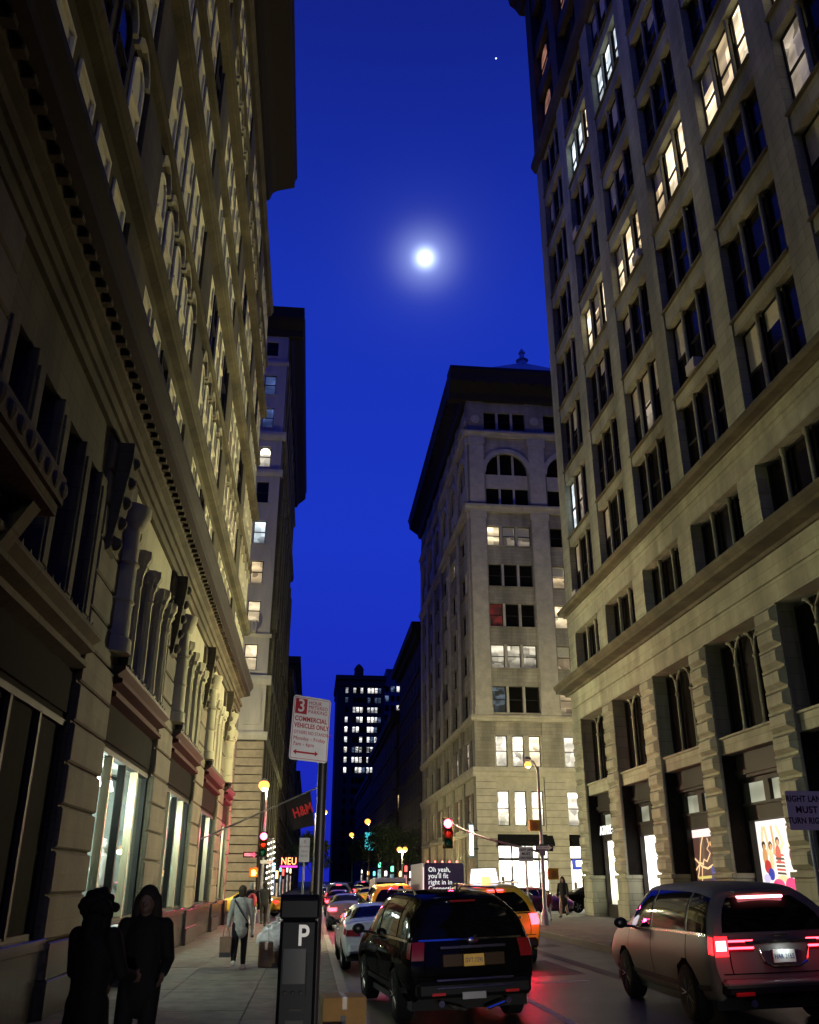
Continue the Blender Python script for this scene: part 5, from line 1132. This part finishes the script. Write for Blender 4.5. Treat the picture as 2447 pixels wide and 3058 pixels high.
    if suv and high:
        m = MB(); m.box(-0.2,0.2,0.37,0.42,1.645,1.675); m.build('high_brake_light', lit or TAILU, t, bevel=0.008)
    for s in (-1,1):
        m = MB(); m.tube([(s*0.5,-0.06,0.33),(s*0.5,0.3,0.33)], 0.045, 10); m.build('exhaust', CHROME, t, smooth=True)
    if suv and detail:
        for s in (-1,1):
            m = MB(); m.tube([(s*0.66,0.75,1.75),(s*0.66,0.85,1.82),(s*0.66,2.9,1.83),(s*0.66,3.05,1.77)], 0.018, 8); m.build('roof_rail', CHROME, t, smooth=True)
    return t
BLK_P = mat('black_car_paint', (0.004,0.0036,0.0032), 0.5, 0.0, coat=0.22, spec=0.0); SIL_P = mat('champagne_car_paint', (0.16,0.152,0.125), 0.5, 0.0, coat=0.02, spec=0.14); WHT_P = mat('white_car_paint', (0.72,0.72,0.72), 0.35, coat=1.0)
YEL_P = mat('taxi_yellow_paint', (0.85,0.53,0.03), 0.4, coat=0.4); RED_P = mat('dark_red_paint', (0.22,0.02,0.025), 0.3, coat=1.0); GRY_P = mat('grey_car_paint', (0.12,0.12,0.13), 0.3, 0.5, coat=1.0)
SUV_ME.materials.append(BLK_P); SED_ME.materials.append(BLK_P)
def rz_(x): return road_z(x)
S1 = car('suv', 'black SUV with chrome trim and gold number plate parked askew at the left kerb', SUVF, SUV_ME, BLK_P, (2.46,14.35,rz_(2.46)), R_(6), True, plate_txt='GVT 7390')
# its own rear trim
for s in (-1,1):
    m = MB(); m.box(s*0.3175-0.1525,s*0.3175+0.1525,-0.10,-0.06,0.80,0.97); m.build('plate_surround', mat('bronze_gloss', (0.30,0.2,0.09), 0.15, 0.9), S1, bevel=0.01)
for z in (0.62,0.52): 
    m = MB(); m.box(-0.58,0.58,-0.135,-0.09,z,z+0.035); m.build('chrome_step', CHROME, S1, bevel=0.008)
for s in (-1,1):
    m = MB(); m.tube([(s*0.16,-0.12,0.25),(s*0.42,-0.12,0.32)], 0.022, 8); m.build('exhaust_trim', CHROME, S1, smooth=True)
    m = MB(); m.box(s*0.55-0.1,s*0.55+0.1,-0.115,-0.09,0.44,0.475); m.build('reflector', mat('red_reflector', (0.5,0.02,0.02), 0.2), S1)
m = MB(); m.ball((0,-0.08,1.14), 0.07, 10, (1.3,0.25,0.6)); m.build('emblem', CHROME, S1, smooth=True)
m = MB(); m.box(-0.2,0.15,-0.11,-0.095,0.38,0.47); m.build('skid_plate', mat('satin_skid', (0.25,0.25,0.24), 0.35, 0.6), S1)
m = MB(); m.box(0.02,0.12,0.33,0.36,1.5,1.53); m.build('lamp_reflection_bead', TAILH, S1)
m = MB(); m.tube([(0.0,-0.02,1.17),(0.18,0.1,1.22),(0.36,0.1,1.24)], 0.012, 6); m.build('rear_wiper', SIGK, S1)
m = MB(); m.tube([(0,0.75,1.79),(0,0.6,1.95)], [0.02,0.006], 6); m.build('antenna', SIGK, S1)
S2 = car('suv', 'champagne silver SUV with bright red brake lights in the right lane', SUVF, SUV_ME, SIL_P, (6.42,12.75,rz_(6.4)), R_(-1.5), True, lit=TAILH, tpow=2.5, high=False, plate_txt='HAR 2165', detail=False)
[o for o in S2.children if o.name.startswith('number_plate')][0].data.materials[0] = mat('pale_number_plate', (0.6,0.62,0.5), 0.4)
for s in (-1,1):
    x0, x1 = (0.42,0.8) if s > 0 else (-0.8,-0.42)
    for v0,v1 in ((2.60,2.68),(2.86,2.94)): SUVF.rear(x0,x1,v0,v1,0.026,6,2).build('tail_light_strip', TAILM, S2, smooth=True)
    SUVF.rear(x0,x1,2.5,3.0,0.02,6,3).build('tail_light_panel', TAILU, S2, smooth=True)
    x0, x1 = (0.83,0.98) if s > 0 else (-0.98,-0.83); SUVF.rear(x0,x1,2.55,2.92,0.03,4,4).build('brake_lamp', TAILP, S2, smooth=True)
    m = MB(); m.box(s*0.62-0.13,s*0.62+0.13,-0.12,-0.09,0.42,0.47); m.build('reflector', mat('red_reflector', (0.5,0.02,0.02), 0.2), S2, bevel=0.01)
m = MB(); m.box(-0.33,0.33,0.33,0.44,1.585,1.62); m.build('high_brake_light', TAILP, S2, bevel=0.012)
m = MB(); m.box(-0.42,0.42,0.22,0.62,1.66,1.69); m.build('roof_spoiler', SIL_P, S2, bevel=0.012)
m = MB(); m.tube([(-0.34,-0.1,0.98),(-0.3,-0.11,0.82),(-0.18,-0.115,0.76),(0.18,-0.115,0.76),(0.3,-0.11,0.82),(0.34,-0.1,0.98)], 0.02, 6); m.build('plate_recess_trim', CHROME, S2, smooth=True)
light(S2, (-0.95,-0.25,0.95), 60, (1.0,0.02,0.04), 0.08, 'brake_glow', aim=(-0.75,-0.25,-0.6), cone=75)
light(S2, (0,-0.16,0.985), 1.2, (0.8,0.9,1.0), 0.02, 'plate_lamp')
m = MB(); m.box(-0.88,0.88,-0.14,0.05,0.52,0.62); m.build('silver_bumper', SIL_P, S2, bevel=0.04)
m = MB(); m.box(-0.1,0.1,-0.09,-0.07,1.12,1.15); m.build('emblem', CHROME, S2, bevel=0.005)
S3 = car('sedan', 'white sedan parked ahead of the black SUV', SEDF, SED_ME, WHT_P, (1.78,23.3,rz_(1.8)), R_(1.5), False, plate_txt='ECB 5504')
S4 = car('taxi', 'tall yellow taxi braking beside the black SUV', SUVF, SUV_ME, YEL_P, (4.55,22.6,rz_(4.5)), 0, True, lit=TAILM, tpow=3, cat='taxi', plate_txt='4C81')
light(S4, (0.5,-0.5,0.75), 32, (1.0,0.02,0.05), 0.1, 'brake_glow', aim=(-0.1,-1,-0.3), cone=90)
m = MB(); m.prism([(-0.36,1.82),(0.36,1.82),(0.3,2.16),(-0.3,2.16)], 1.7, 1.9, 'y'); m.build('roof_sign', emat('taxi_roof_ad', (0.9,0.88,1.0), 2.0), S4, bevel=0.01)
m = MB(); m.box(-0.12,0.12,1.45,1.6,1.82,1.97); m.build('taxi_lamp', emat('taxi_amber', (1.0,0.35,0.06), 5.0), S4, bevel=0.02)
car('sedan', 'dark sedan with lit brake lights nearest the crossing in the left lane', SEDF, SED_ME, GRY_P, (1.75,42,rz_(1.7)), 0, False, lit=TAILM, tpow=14, detail=False)
car('sedan', 'red sedan with lit brake lights beyond the crossing on the left', SEDF, SED_ME, RED_P, (1.9,58,rz_(1.9)), 0, False, lit=TAILM, tpow=14, detail=False)
car('suv', 'grey SUV with glowing tail lights following the red sedan', SUVF, SUV_ME, GRY_P, (2.2,70,rz_(2.2)), 0, True, lit=TAILM, detail=False)
car('taxi', 'yellow taxi ahead of the white sedan in the middle of the avenue', SUVF, SUV_ME, YEL_P, (3.3,36.5,rz_(3.3)), 0, True, lit=TAILH, cat='taxi', detail=False)
car('taxi', 'yellow taxi turning at the left side street', SEDF, SED_ME, YEL_P, (-1.6,58,rz_(0.8)), R_(62), False, lit=TAILH, cat='taxi', detail=False)
car('sedan', 'dark red sedan turning right into the side street behind the taxi', SEDF, SED_ME, RED_P, (10.4,51.5,rz_(7.9)), R_(-62), False, lit=TAILH, detail=False)
car('sedan', 'black sedan in the side street before the beige building', SEDF, SED_ME, BLK_P, (15.0,57,rz_(7.9)), R_(-88), False, detail=False)
car('sedan', 'grey sedan far ahead in the right lane with red tail lights', SEDF, SED_ME, GRY_P, (6.2,78,rz_(6.2)), 0, False, lit=TAILM, detail=False)
car('taxi', 'distant yellow taxi in the middle lane beyond the crossing', SEDF, SED_ME, YEL_P, (4.2,66,rz_(4.2)), 0, False, lit=TAILH, cat='taxi', detail=False)
car('suv', 'distant dark SUV with red lights at the end of the queue', SUVF, SUV_ME, BLK_P, (3.4,90,rz_(3.4)), 0, True, lit=TAILM, detail=False)
S9 = car('sedan', 'added unseen grey sedan with headlights on', SEDF, SED_ME, GRY_P, (2.5,-10.5,rz_(2.5)), 0, False, detail=False)
for s_ in (-1,1): light(S9, (s_*0.62,4.75,0.62), 1500, (1.0,0.95,0.86), 0.06, 'headlight_beam', aim=(-0.05,1,0.05), cone=27)  # beams of the added car, aimed to brighten the parking sign
for i, (x, y, f, p_, lb) in enumerate(((1.3,82,'s',GRY_P,'grey sedan with red lights on the left, second beyond the crossing'),(5.6,70,'v',GRY_P,'grey SUV with red lights right of the yellow taxis'),(2.6,104,'s',RED_P,'dark red sedan deep in the queue on the left'),(5.0,98,'s',YEL_P,'small yellow cab deep in the queue on the right'),(3.8,118,'v',BLK_P,'black SUV deep in the queue at the centre'),(1.7,128,'s',GRY_P,'grey sedan last in the queue on the left'),(6.3,112,'v',GRY_P,'grey SUV last in the queue on the right'),(6.9,64,'s',WHT_P,'white sedan braking near the box truck'))):
    car('sedan' if f == 's' else 'suv', lb, SEDF if f == 's' else SUVF, SED_ME if f == 's' else SUV_ME, p_, (x,y,rz_(x)), 0, f != 's', lit=TAILM, detail=False, tpow=5)
# box truck with an advertisement
t = thing('box_truck', 'white box truck with a dark advertisement and red marker lights on its back', 'truck', (7.65,54.5,0.08))
TRW = mat('truck_white_panel', (0.55,0.52,0.5), 0.45, var=0.15)
m = MB(); m.box(-1.22,1.22,0,6.4,0.75,2.72); m.build('cargo_box', TRW, t, bevel=0.04)
m = MB(); m.prism([(6.45,0.55),(8.3,0.55),(8.3,1.2),(7.7,1.35),(7.2,2.2),(6.45,2.2)], -1.0, 1.0, 'x'); m.build('cab', TRW, t, bevel=0.05)
m = MB(); m.box(-1.1,1.1,0.1,8.0,0.5,0.75); m.build('chassis', WELL, t)
for wy in (1.6,7.4):
    for s in (-1,1): w = place('wheel', WHM[0.37][0], t, (s*1.02,wy,0.37), R_(180) if s > 0 else 0); place('rim', WHM[0.37][1], w)
adp = MB(); adp.prism(rrect(2.3,1.72,0.12), -0.03, -0.001, 'y'); ad = adp.build('advert_panel', mat('navy_advert', (0.03,0.02,0.09), 0.4), t, (0.04,0,1.86))
ADT = emat('glowing_print', (0.85,0.85,0.85), 0.9)  # letters glow though they are only print, brightness put into the colour
for i, s in enumerate(("Oh yeah,","you'll fit","right in in","Connecticut")): text(s, 0.36, ADT, ad, (-0.92,-0.034,0.50-0.335*i), RX, 0.002, 'LEFT', sx=0.92, bold=0.004)
for k in range(5):
    m = MB(); m.ball((-0.9+0.42*k,-0.05,2.79), 0.05, 6); m.build('marker_light', emat('marker_red', (1.0,0.12,0.12), 6.0), t)
for s in (-1,1):
    m = MB(); m.box(s*1.12-0.1,s*1.12+0.06,-0.06,0.0,0.8,1.0); m.build('tail_light', TAILP, t)
m = MB(); m.box(-1.2,-1.14,-0.045,-0.002,0.95,2.5); m.build('edge_strip', emat('glowing_pink_strip', (1.0,0.7,0.65), 1.0), t)  # plain edge given its own glow to look lit
light(t, (-0.6,-0.5,0.9), 20, (1,0.03,0.05), 0.1, 'brake_glow')
van = thing('delivery_van', 'white delivery van among the traffic left of the box truck', 'van', (4.7,56,0.02))
m = MB(); m.prism([(0,0.4),(5.0,0.4),(5.2,0.9),(4.6,1.05),(3.9,1.9),(0.1,2.0),(0,1.8)], -0.95, 0.95, 'x'); m.build('body', TRW, van, bevel=0.06)
for wy in (1.0,4.1):
    for s in (-1,1): w = place('wheel', WHM[0.33][0], van, (s*0.85,wy,0.33), R_(180) if s > 0 else 0); place('rim', WHM[0.33][1], w)
m = MB(); m.box(-0.8,0.8,-0.012,-0.001,1.25,1.75); m.build('rear_window', CARGL, van)
for s in (-1,1):
    m = MB(); m.box(s*0.87-0.07,s*0.87+0.07,-0.03,0.0,0.9,1.3); m.build('tail_light', TAILP, van)

# ------------------------------------------------------------------ people
SKIN = mat('skin', (0.35,0.2,0.14), 0.6); SKIN_SHADED = mat('skin_shaded', (0.07,0.04,0.028), 0.6)  # darker copy puts the shadow on the two near figures into the skin
def human(name, label, loc, rz, H=1.74, stride=0.2, top=(0.3,0.3,0.3), leg=(0.02,0.02,0.025), hair=(0.02,0.015,0.01), longhair=False, arms=((0.05,0.0),(0.05,0.0)), vox=0.014, coat=0.0, shoe=(0.05,0.05,0.05), turn=0.0, bag=None, fluffy=False, skirt=False):
    """body, then jacket, trousers, shoes and hair over it; faces local +y"""
    k = H/1.74; t = thing(name, label, 'person', loc, rz, 'people on the pavements')
    V = lambda *p: (p[0]*k, p[1]*k, p[2]*k)
    hip = {-1: V(-0.095,0,0.93), 1: V(0.095,0,0.93)}; ank = {-1: V(-0.10,-stride,0.09+(0.10 if stride > 0.15 else 0)), 1: V(0.10,stride,0.09)}
    knee = {s: tuple((hip[s][i]+ank[s][i])/2+(0,0.05*k,0)[i] for i in range(3)) for s in (-1,1)}
    sh = {-1: V(-0.185,0,1.43), 1: V(0.185,0,1.43)}
    el = {}; wr = {}
    for i, s in enumerate((-1,1)):
        sw, bend = arms[i]; el[s] = V(s*0.25, sw*0.8, 1.15); wr[s] = V(s*(0.27-0.08*bend), sw*1.6+0.2*bend, 0.90+0.35*bend)
    def limb(m, pts, rs, n=10, sy=1.0):
        m.tube(pts, [r*k for r in rs], n, sy=sy)
        for p, r in zip(pts, rs): m.ball(p, r*k*0.98, 8, (1,1,1) if sy == 1 else (1,sy,1))
    b = MB()
    limb(b, [V(0,0,0.92),V(0,0.0,1.1),V(0,0.01,1.3),V(0,0,1.42)], [0.15,0.13,0.155,0.12], 12, 0.68); limb(b, [V(0,0.0,1.44),V(0,0.02,1.54)], [0.06,0.055])
    c, s_ = math.cos(turn), math.sin(turn)
    hd = lambda x,y,z: V(x*c-y*s_, 0.02+x*s_+y*c, z)
    b.ball(hd(0,0.0,1.64), 0.105*k, 12, (0.78,0.92,1.12)); b.ball(hd(0,0.045,1.585), 0.06*k, 8, (0.8,0.8,0.9)); b.ball(hd(0,0.102,1.615), 0.02*k, 6, (0.8,1,1.2))
    for q in (-1,1): b.ball(hd(q*0.08,-0.005,1.63), 0.022*k, 6, (0.5,0.9,1.3)); b.ball(hd(q*0.032,0.088,1.648), 0.014*k, 6)
    b.ball(hd(0,0.088,1.572), 0.018*k, 6, (1.4,0.5,0.5))
    for s in (-1,1):
        limb(b, [sh[s],el[s],wr[s]], [0.052,0.042,0.03]); limb(b, [hip[s],knee[s],ank[s]], [0.085,0.058,0.042])
        a = ank[s]; limb(b, [(a[0],a[1]-0.04*k,a[2]-0.04*k),(a[0],a[1]+0.14*k,a[2]-0.055*k)], [0.042,0.034])
        w = Vector(wr[s]); d = (w-Vector(el[s])).normalized(); sd = Vector((0,1,0)) if abs(d.y) < 0.8 else Vector((0,0,1)); sd = (sd-d*sd.dot(d)).normalized()
        b.ball(tuple(w+d*0.05*k), 0.045*k, 8, (0.6,0.9,1.0))
        for f in range(4):
            o_ = sd*(0.03-0.02*f)*k; ln = (0.075,0.085,0.08,0.062)[f]*k; b.tube([tuple(w+d*0.07*k+o_),tuple(w+d*(0.07*k+ln*0.55)+o_),tuple(w+d*(0.07*k+ln)+o_-Vector((s*0.015,0,0)))], [0.0095*k,0.009*k,0.007*k], 6)
        b.tube([tuple(w+d*0.03*k+sd*0.03*k),tuple(w+d*0.06*k+sd*0.055*k),tuple(w+d*0.095*k+sd*0.06*k)], [0.011*k,0.01*k,0.008*k], 6)
    def mesh_obj(m, nm, col, vx, rough=0.8):
        o = m.build(nm, mat('cloth_%s_%s' % (nm, label[:22]), col, rough, var=0.25, vscale=14, spec=0.15) if nm != 'body' else (SKIN_SHADED if 'shadowed' in label else SKIN), t)
        r = o.modifiers.new('remesh','REMESH'); r.mode = 'VOXEL'; r.voxel_size = vx; r.use_smooth_shade = True
        sm = o.modifiers.new('smooth','SMOOTH'); sm.iterations = 3; sm.factor = 0.5
        return o
    mesh_obj(b, 'body', None, vox*0.8)
    j = MB(); limb(j, [V(0,0,0.88-coat),V(0,-0.005,1.02),V(0,0.0,1.2),V(0,0.005,1.34),V(0,0,1.43)], [0.185 if coat < 0.1 else 0.21,0.17,0.18,0.185,0.135], 14, 0.72); limb(j, [V(-0.15,0,1.44),V(0,0,1.47),V(0.15,0,1.44)], [0.062,0.085,0.062])
    for s in (-1,1): limb(j, [sh[s],el[s],tuple(Vector(el[s]).lerp(Vector(wr[s]),0.92))], [0.078,0.062,0.048])
    mesh_obj(j, 'jacket', top, vox)
    p = MB(); limb(p, [V(0,0,0.99),V(0,0,0.88)], [0.16,0.165], 12, 0.72)
    for s in (-1,1): limb(p, [hip[s],knee[s],tuple(Vector(knee[s]).lerp(Vector(ank[s]),0.93))], [0.105,0.078,0.06])
    mesh_obj(p, 'trousers', leg, vox)
    for s in (-1,1):
        a = ank[s]; q = MB(); limb(q, [(a[0],a[1]-0.05*k,a[2]-0.045*k),(a[0],a[1]+0.06*k,a[2]-0.045*k),(a[0],a[1]+0.16*k,a[2]-0.06*k)], [0.055,0.052,0.042]); mesh_obj(q, 'shoe', shoe, vox)
    h = MB(); h.ball(hd(0,-0.022,1.675), 0.118*k, 12, (0.86,0.92,1.0)); h.ball(hd(0,-0.05,1.62), 0.10*k, 10, (0.9,0.7,1.1))
    if longhair:
        for q in (-1,1): limb(h, [hd(q*0.07,-0.02,1.66),hd(q*0.09,-0.03,1.52),hd(q*0.09,-0.02,1.38)], [0.06,0.055,0.04])
        limb(h, [hd(0,-0.07,1.6),hd(0,-0.1,1.42)], [0.08,0.06])
    if fluffy:
        rng = random.Random(5)
        for _ in range(60):
            d = Vector((rng.gauss(0,1),rng.gauss(0,0.8)-0.3,rng.gauss(0,0.8)+0.2)).normalized(); q_ = rng.uniform(0.08,0.145); h.ball(hd(d.x*q_,d.y*q_-0.03,1.655+d.z*q_*0.9), 0.042*k, 6)
    mesh_obj(h, 'hair', hair, vox)
    return t, wr, sh
# two dark figures close by on the left
human('person', 'shadowed person with bushy hair and dark coat closest on the left', (-1.78,8.5,0), R_(-28), 1.72, 0.10, (0.004,0.0035,0.0035), (0.004,0.004,0.004), (0.004,0.0035,0.003), True, ((0.1,0.5),(0.1,0.6)), 0.012, 0.15, fluffy=True)
human('person', 'shadowed long haired person in dark jacket beside the bushy haired figure', (-1.55,9.6,0), R_(176), 1.76, 0.12, (0.004,0.0035,0.0035), (0.004,0.004,0.005), (0.012,0.009,0.007), True, ((0.05,0.4),(0.05,0.15)), 0.012, 0.05)
mt_, wr_, sh_ = human('person', 'pedestrian in pale grey jacket and black trousers walking away with a shopping bag', (-1.53,22.6,0), 0, 1.70, 0.20, (0.34,0.33,0.29), (0.012,0.012,0.014), (0.05,0.035,0.025), False, ((-0.06,0.0),(0.06,0.1)), 0.012, 0.06, shoe=(0.55,0.52,0.45))
m = MB(); m.tube([(-0.16,-0.13,1.44),(0.0,-0.16,1.2),(0.17,-0.14,0.98)], 0.016, 6); m.build('bag_strap', SIGK, mt_)
t = thing('shopping_bag', 'brown paper shopping bag in the hand of the pale jacketed pedestrian', 'bag', (-1.82,22.45,0.26))
m = MB(); m.prism([(-0.09,0),(0.09,0),(0.11,0.42),(-0.11,0.42)], -0.13, 0.13, 'x'); m.build('body', mat('kraft_paper', (0.24,0.15,0.09), 0.8, var=0.2), t, bevel=0.01)
for y in (-0.07,0.07):
    m = MB(); m.tube([(-0.07,y,0.42),(-0.06,y*0.7,0.56),(0,y*0.4,0.62),(0.06,y*0.7,0.56),(0.07,y,0.42)], 0.006, 6); m.build('handle', mat('kraft_paper', (0.30,0.20,0.12), 0.8), t)
m = MB(); m.box(-0.12,0.12,-0.105,-0.1,0.0,0.1); m.build('dark_band', SIGK, t)
p2_, _, _ = human('person', 'pedestrian in dark coat and pale jeans wearing a red backpack', (-2.0,34.5,0), R_(4), 1.76, 0.22, (0.02,0.018,0.02), (0.35,0.38,0.42), (0.4,0.38,0.35), False, ((0.05,0),(0.05,0)), 0.016)
m = MB(); m.ball((0,-0.21,1.2), 0.19, 10, (0.85,0.6,1.25)); m.build('backpack', mat('red_backpack', (0.45,0.03,0.05), 0.7), p2_, smooth=True)
human('person', 'dark clothed pedestrian farther along the left pavement by the corner', (-1.95,43.0,0), R_(10), 1.74, 0.18, (0.02,0.02,0.02), (0.03,0.025,0.02), vox=0.018)
human('person', 'second dark pedestrian waiting at the left corner', (-2.6,44.2,0), R_(150), 1.7, 0.06, (0.03,0.02,0.02), (0.02,0.02,0.03), vox=0.018)
human('person', 'woman in black dress walking on the right pavement before the corner', (11.6,43.2,ZR+0.07), R_(140), 1.68, 0.16, (0.015,0.013,0.013), (0.3,0.2,0.15), longhair=True, vox=0.016, coat=0.22)
human('person', 'child in dark red jacket beside the woman on the right', (10.2,40.5,ZR+0.05), R_(150), 1.15, 0.12, (0.12,0.03,0.04), (0.35,0.33,0.33), vox=0.014)
human('person', 'pedestrian in the road beyond the white sedan', (2.9,30.5,rz_(2.9)), R_(20), 1.74, 0.15, (0.02,0.02,0.02), (0.02,0.02,0.02), vox=0.018)

# ------------------------------------------------------------------ rubbish, boxes, small street things
CARD = mat('cardboard', (0.30,0.165,0.045), 0.85, var=0.2, vscale=5); CARD2 = mat('brown_cardboard', (0.13,0.075,0.04), 0.85, var=0.3, vscale=5)
def carton(x, y, z, w, d, h, rz, label, open_=True):
    CARD = CARD2 if y > 20 else globals()['CARD']
    t = thing('cardboard_box', label, 'box', (x,y,z), rz, 'cardboard boxes')
    m = MB(); m.box(-w/2,w/2,-d/2,d/2,0,h); m.build('box_body', CARD, t, bevel=0.006)
    m = MB(); m.box(-0.03,0.03,-d/2-0.001,d/2+0.001,h,h+0.002); m.box(-0.03,0.03,-d/2-0.002,-d/2-0.0005,h*0.7,h); m.build('tape', mat('brown_tape', (0.25,0.15,0.07), 0.3), t)
    if open_:
        m = MB(); m.add([(-w/2,-d/2,h),(w/2,-d/2,h),(w/2,-d/2-0.1,h-0.12),(-w/2,-d/2-0.1,h-0.12),(-w/2,-d/2,h+0.004),(w/2,-d/2,h+0.004),(w/2,-d/2-0.104,h-0.118),(-w/2,-d/2-0.104,h-0.118)], [(0,1,2,3),(4,7,6,5),(0,3,7,4),(1,5,6,2),(3,2,6,7),(0,4,5,1)]); m.build('flap', CARD, t)
    m = MB(); m.box(-0.05,0.02,-d/2-0.003,-d/2-0.001,h*0.3,h*0.55); m.build('print', SIGK, t)
carton(0.50,13.2,0,0.56,0.5,0.46,R_(4),'large brown carton on the kerb behind the black SUV', False)
carton(0.36,12.2,0,0.4,0.3,0.2,R_(-8),'flattened brown carton lying before the large one at the kerb', False)
carton(-0.95,23.2,0,0.32,0.4,0.52,R_(5),'dark upright carton in front of the rubbish bags', False)
carton(-0.45,23.7,0,0.5,0.4,0.3,R_(-12),'low brown carton at the right end of the rubbish pile', True)
BAGW = mat('white_rubbish_bag', (0.62,0.60,0.58), 0.4, var=0.2, vscale=6)
for i, (x,y,z,r) in enumerate(((-0.62,24.0,0.56,0.34),(-0.3,24.3,0.42,0.34),(-0.95,24.1,0.50,0.26),(-0.36,23.8,0.72,0.24),(-0.75,24.5,0.62,0.3))):
    m = MB(); m.ball((0,0,0), r, 14, (1.1,0.9,0.85))
    for q in range(len(m.v)):
        v = Vector(m.v[q]); a = math.atan2(v.y,v.x); f = 1+0.10*math.sin(a*5+v.z*9+i)+0.07*math.sin(a*11-v.z*17); m.v[q] = tuple(v*f)
    t = thing('rubbish_bag', ('white rubbish bag on top in the middle of the pile','white rubbish bag low at the right of the pile','small white rubbish bag at the left of the pile','small white rubbish bag at the upper right of the pile','white rubbish bag at the back of the pile')[i], 'rubbish bag', (x,y,z), 0, 'white rubbish bags')
    m.build('sack', BAGW, t, smooth=True); m = MB(); m.lathe([(0.03,0),(0.02,0.05),(0.07,0.12),(0.06,0.13)], (0,0,r*0.85), 8); m.build('tied_neck', BAGW, t, smooth=True)
carton(-0.5,24.3,0,0.9,0.6,0.28,R_(3),'wide carton under the white rubbish bags', False)
t = thing('newspaper_box', 'pale newspaper box against the near left shopfront', 'newspaper box', (-3.55,19.3,0))
m = MB(); m.box(-0.2,0.2,-0.22,0.22,0.25,1.05); m.build('body', WHITEP, t, bevel=0.02); m = MB(); m.box(0.2,0.21,-0.16,0.16,0.55,0.95); m.build('pane', CARGL, t); m = MB(); m.box(-0.15,0.15,-0.15,0.15,0,0.25); m.build('base', SIGK, t)
for i, (x,y,lb) in enumerate(((10.6,46.4,'dark litter bin at the right corner pier'),(12.6,33.2,'dark litter bin by the shop windows on the right'))):
    t = thing('litter_bin', lb, 'litter bin', (x,y,ZR+0.07), 0, 'litter bins')
    m = MB(); m.lathe([(0.24,0),(0.27,0.1),(0.3,0.85),(0.32,0.9),(0.3,0.92),(0.2,1.0),(0.05,1.02)], n=14); m.build('drum', SIGK, t, smooth=True); m = MB(); m.box(-0.12,0.12,-0.31,-0.28,0.68,0.82); m.build('slot', CHROME, t)
# ------------------------------------------------------------------ lettering becomes mesh
bpy.context.view_layer.update()
dg = bpy.context.evaluated_depsgraph_get()
for o in [o for o in sc.objects if o.type == 'FONT']:
    me = bpy.data.meshes.new_from_object(o.evaluated_get(dg)); me.name = 'lettering'
    n = bpy.data.objects.new('lettering', me); COL.objects.link(n); n.parent = o.parent; n.location = o.location; n.rotation_euler = o.rotation_euler; n.scale = o.scale
    if 'label' in o: n['label'] = o['label']
    bpy.data.objects.remove(o)
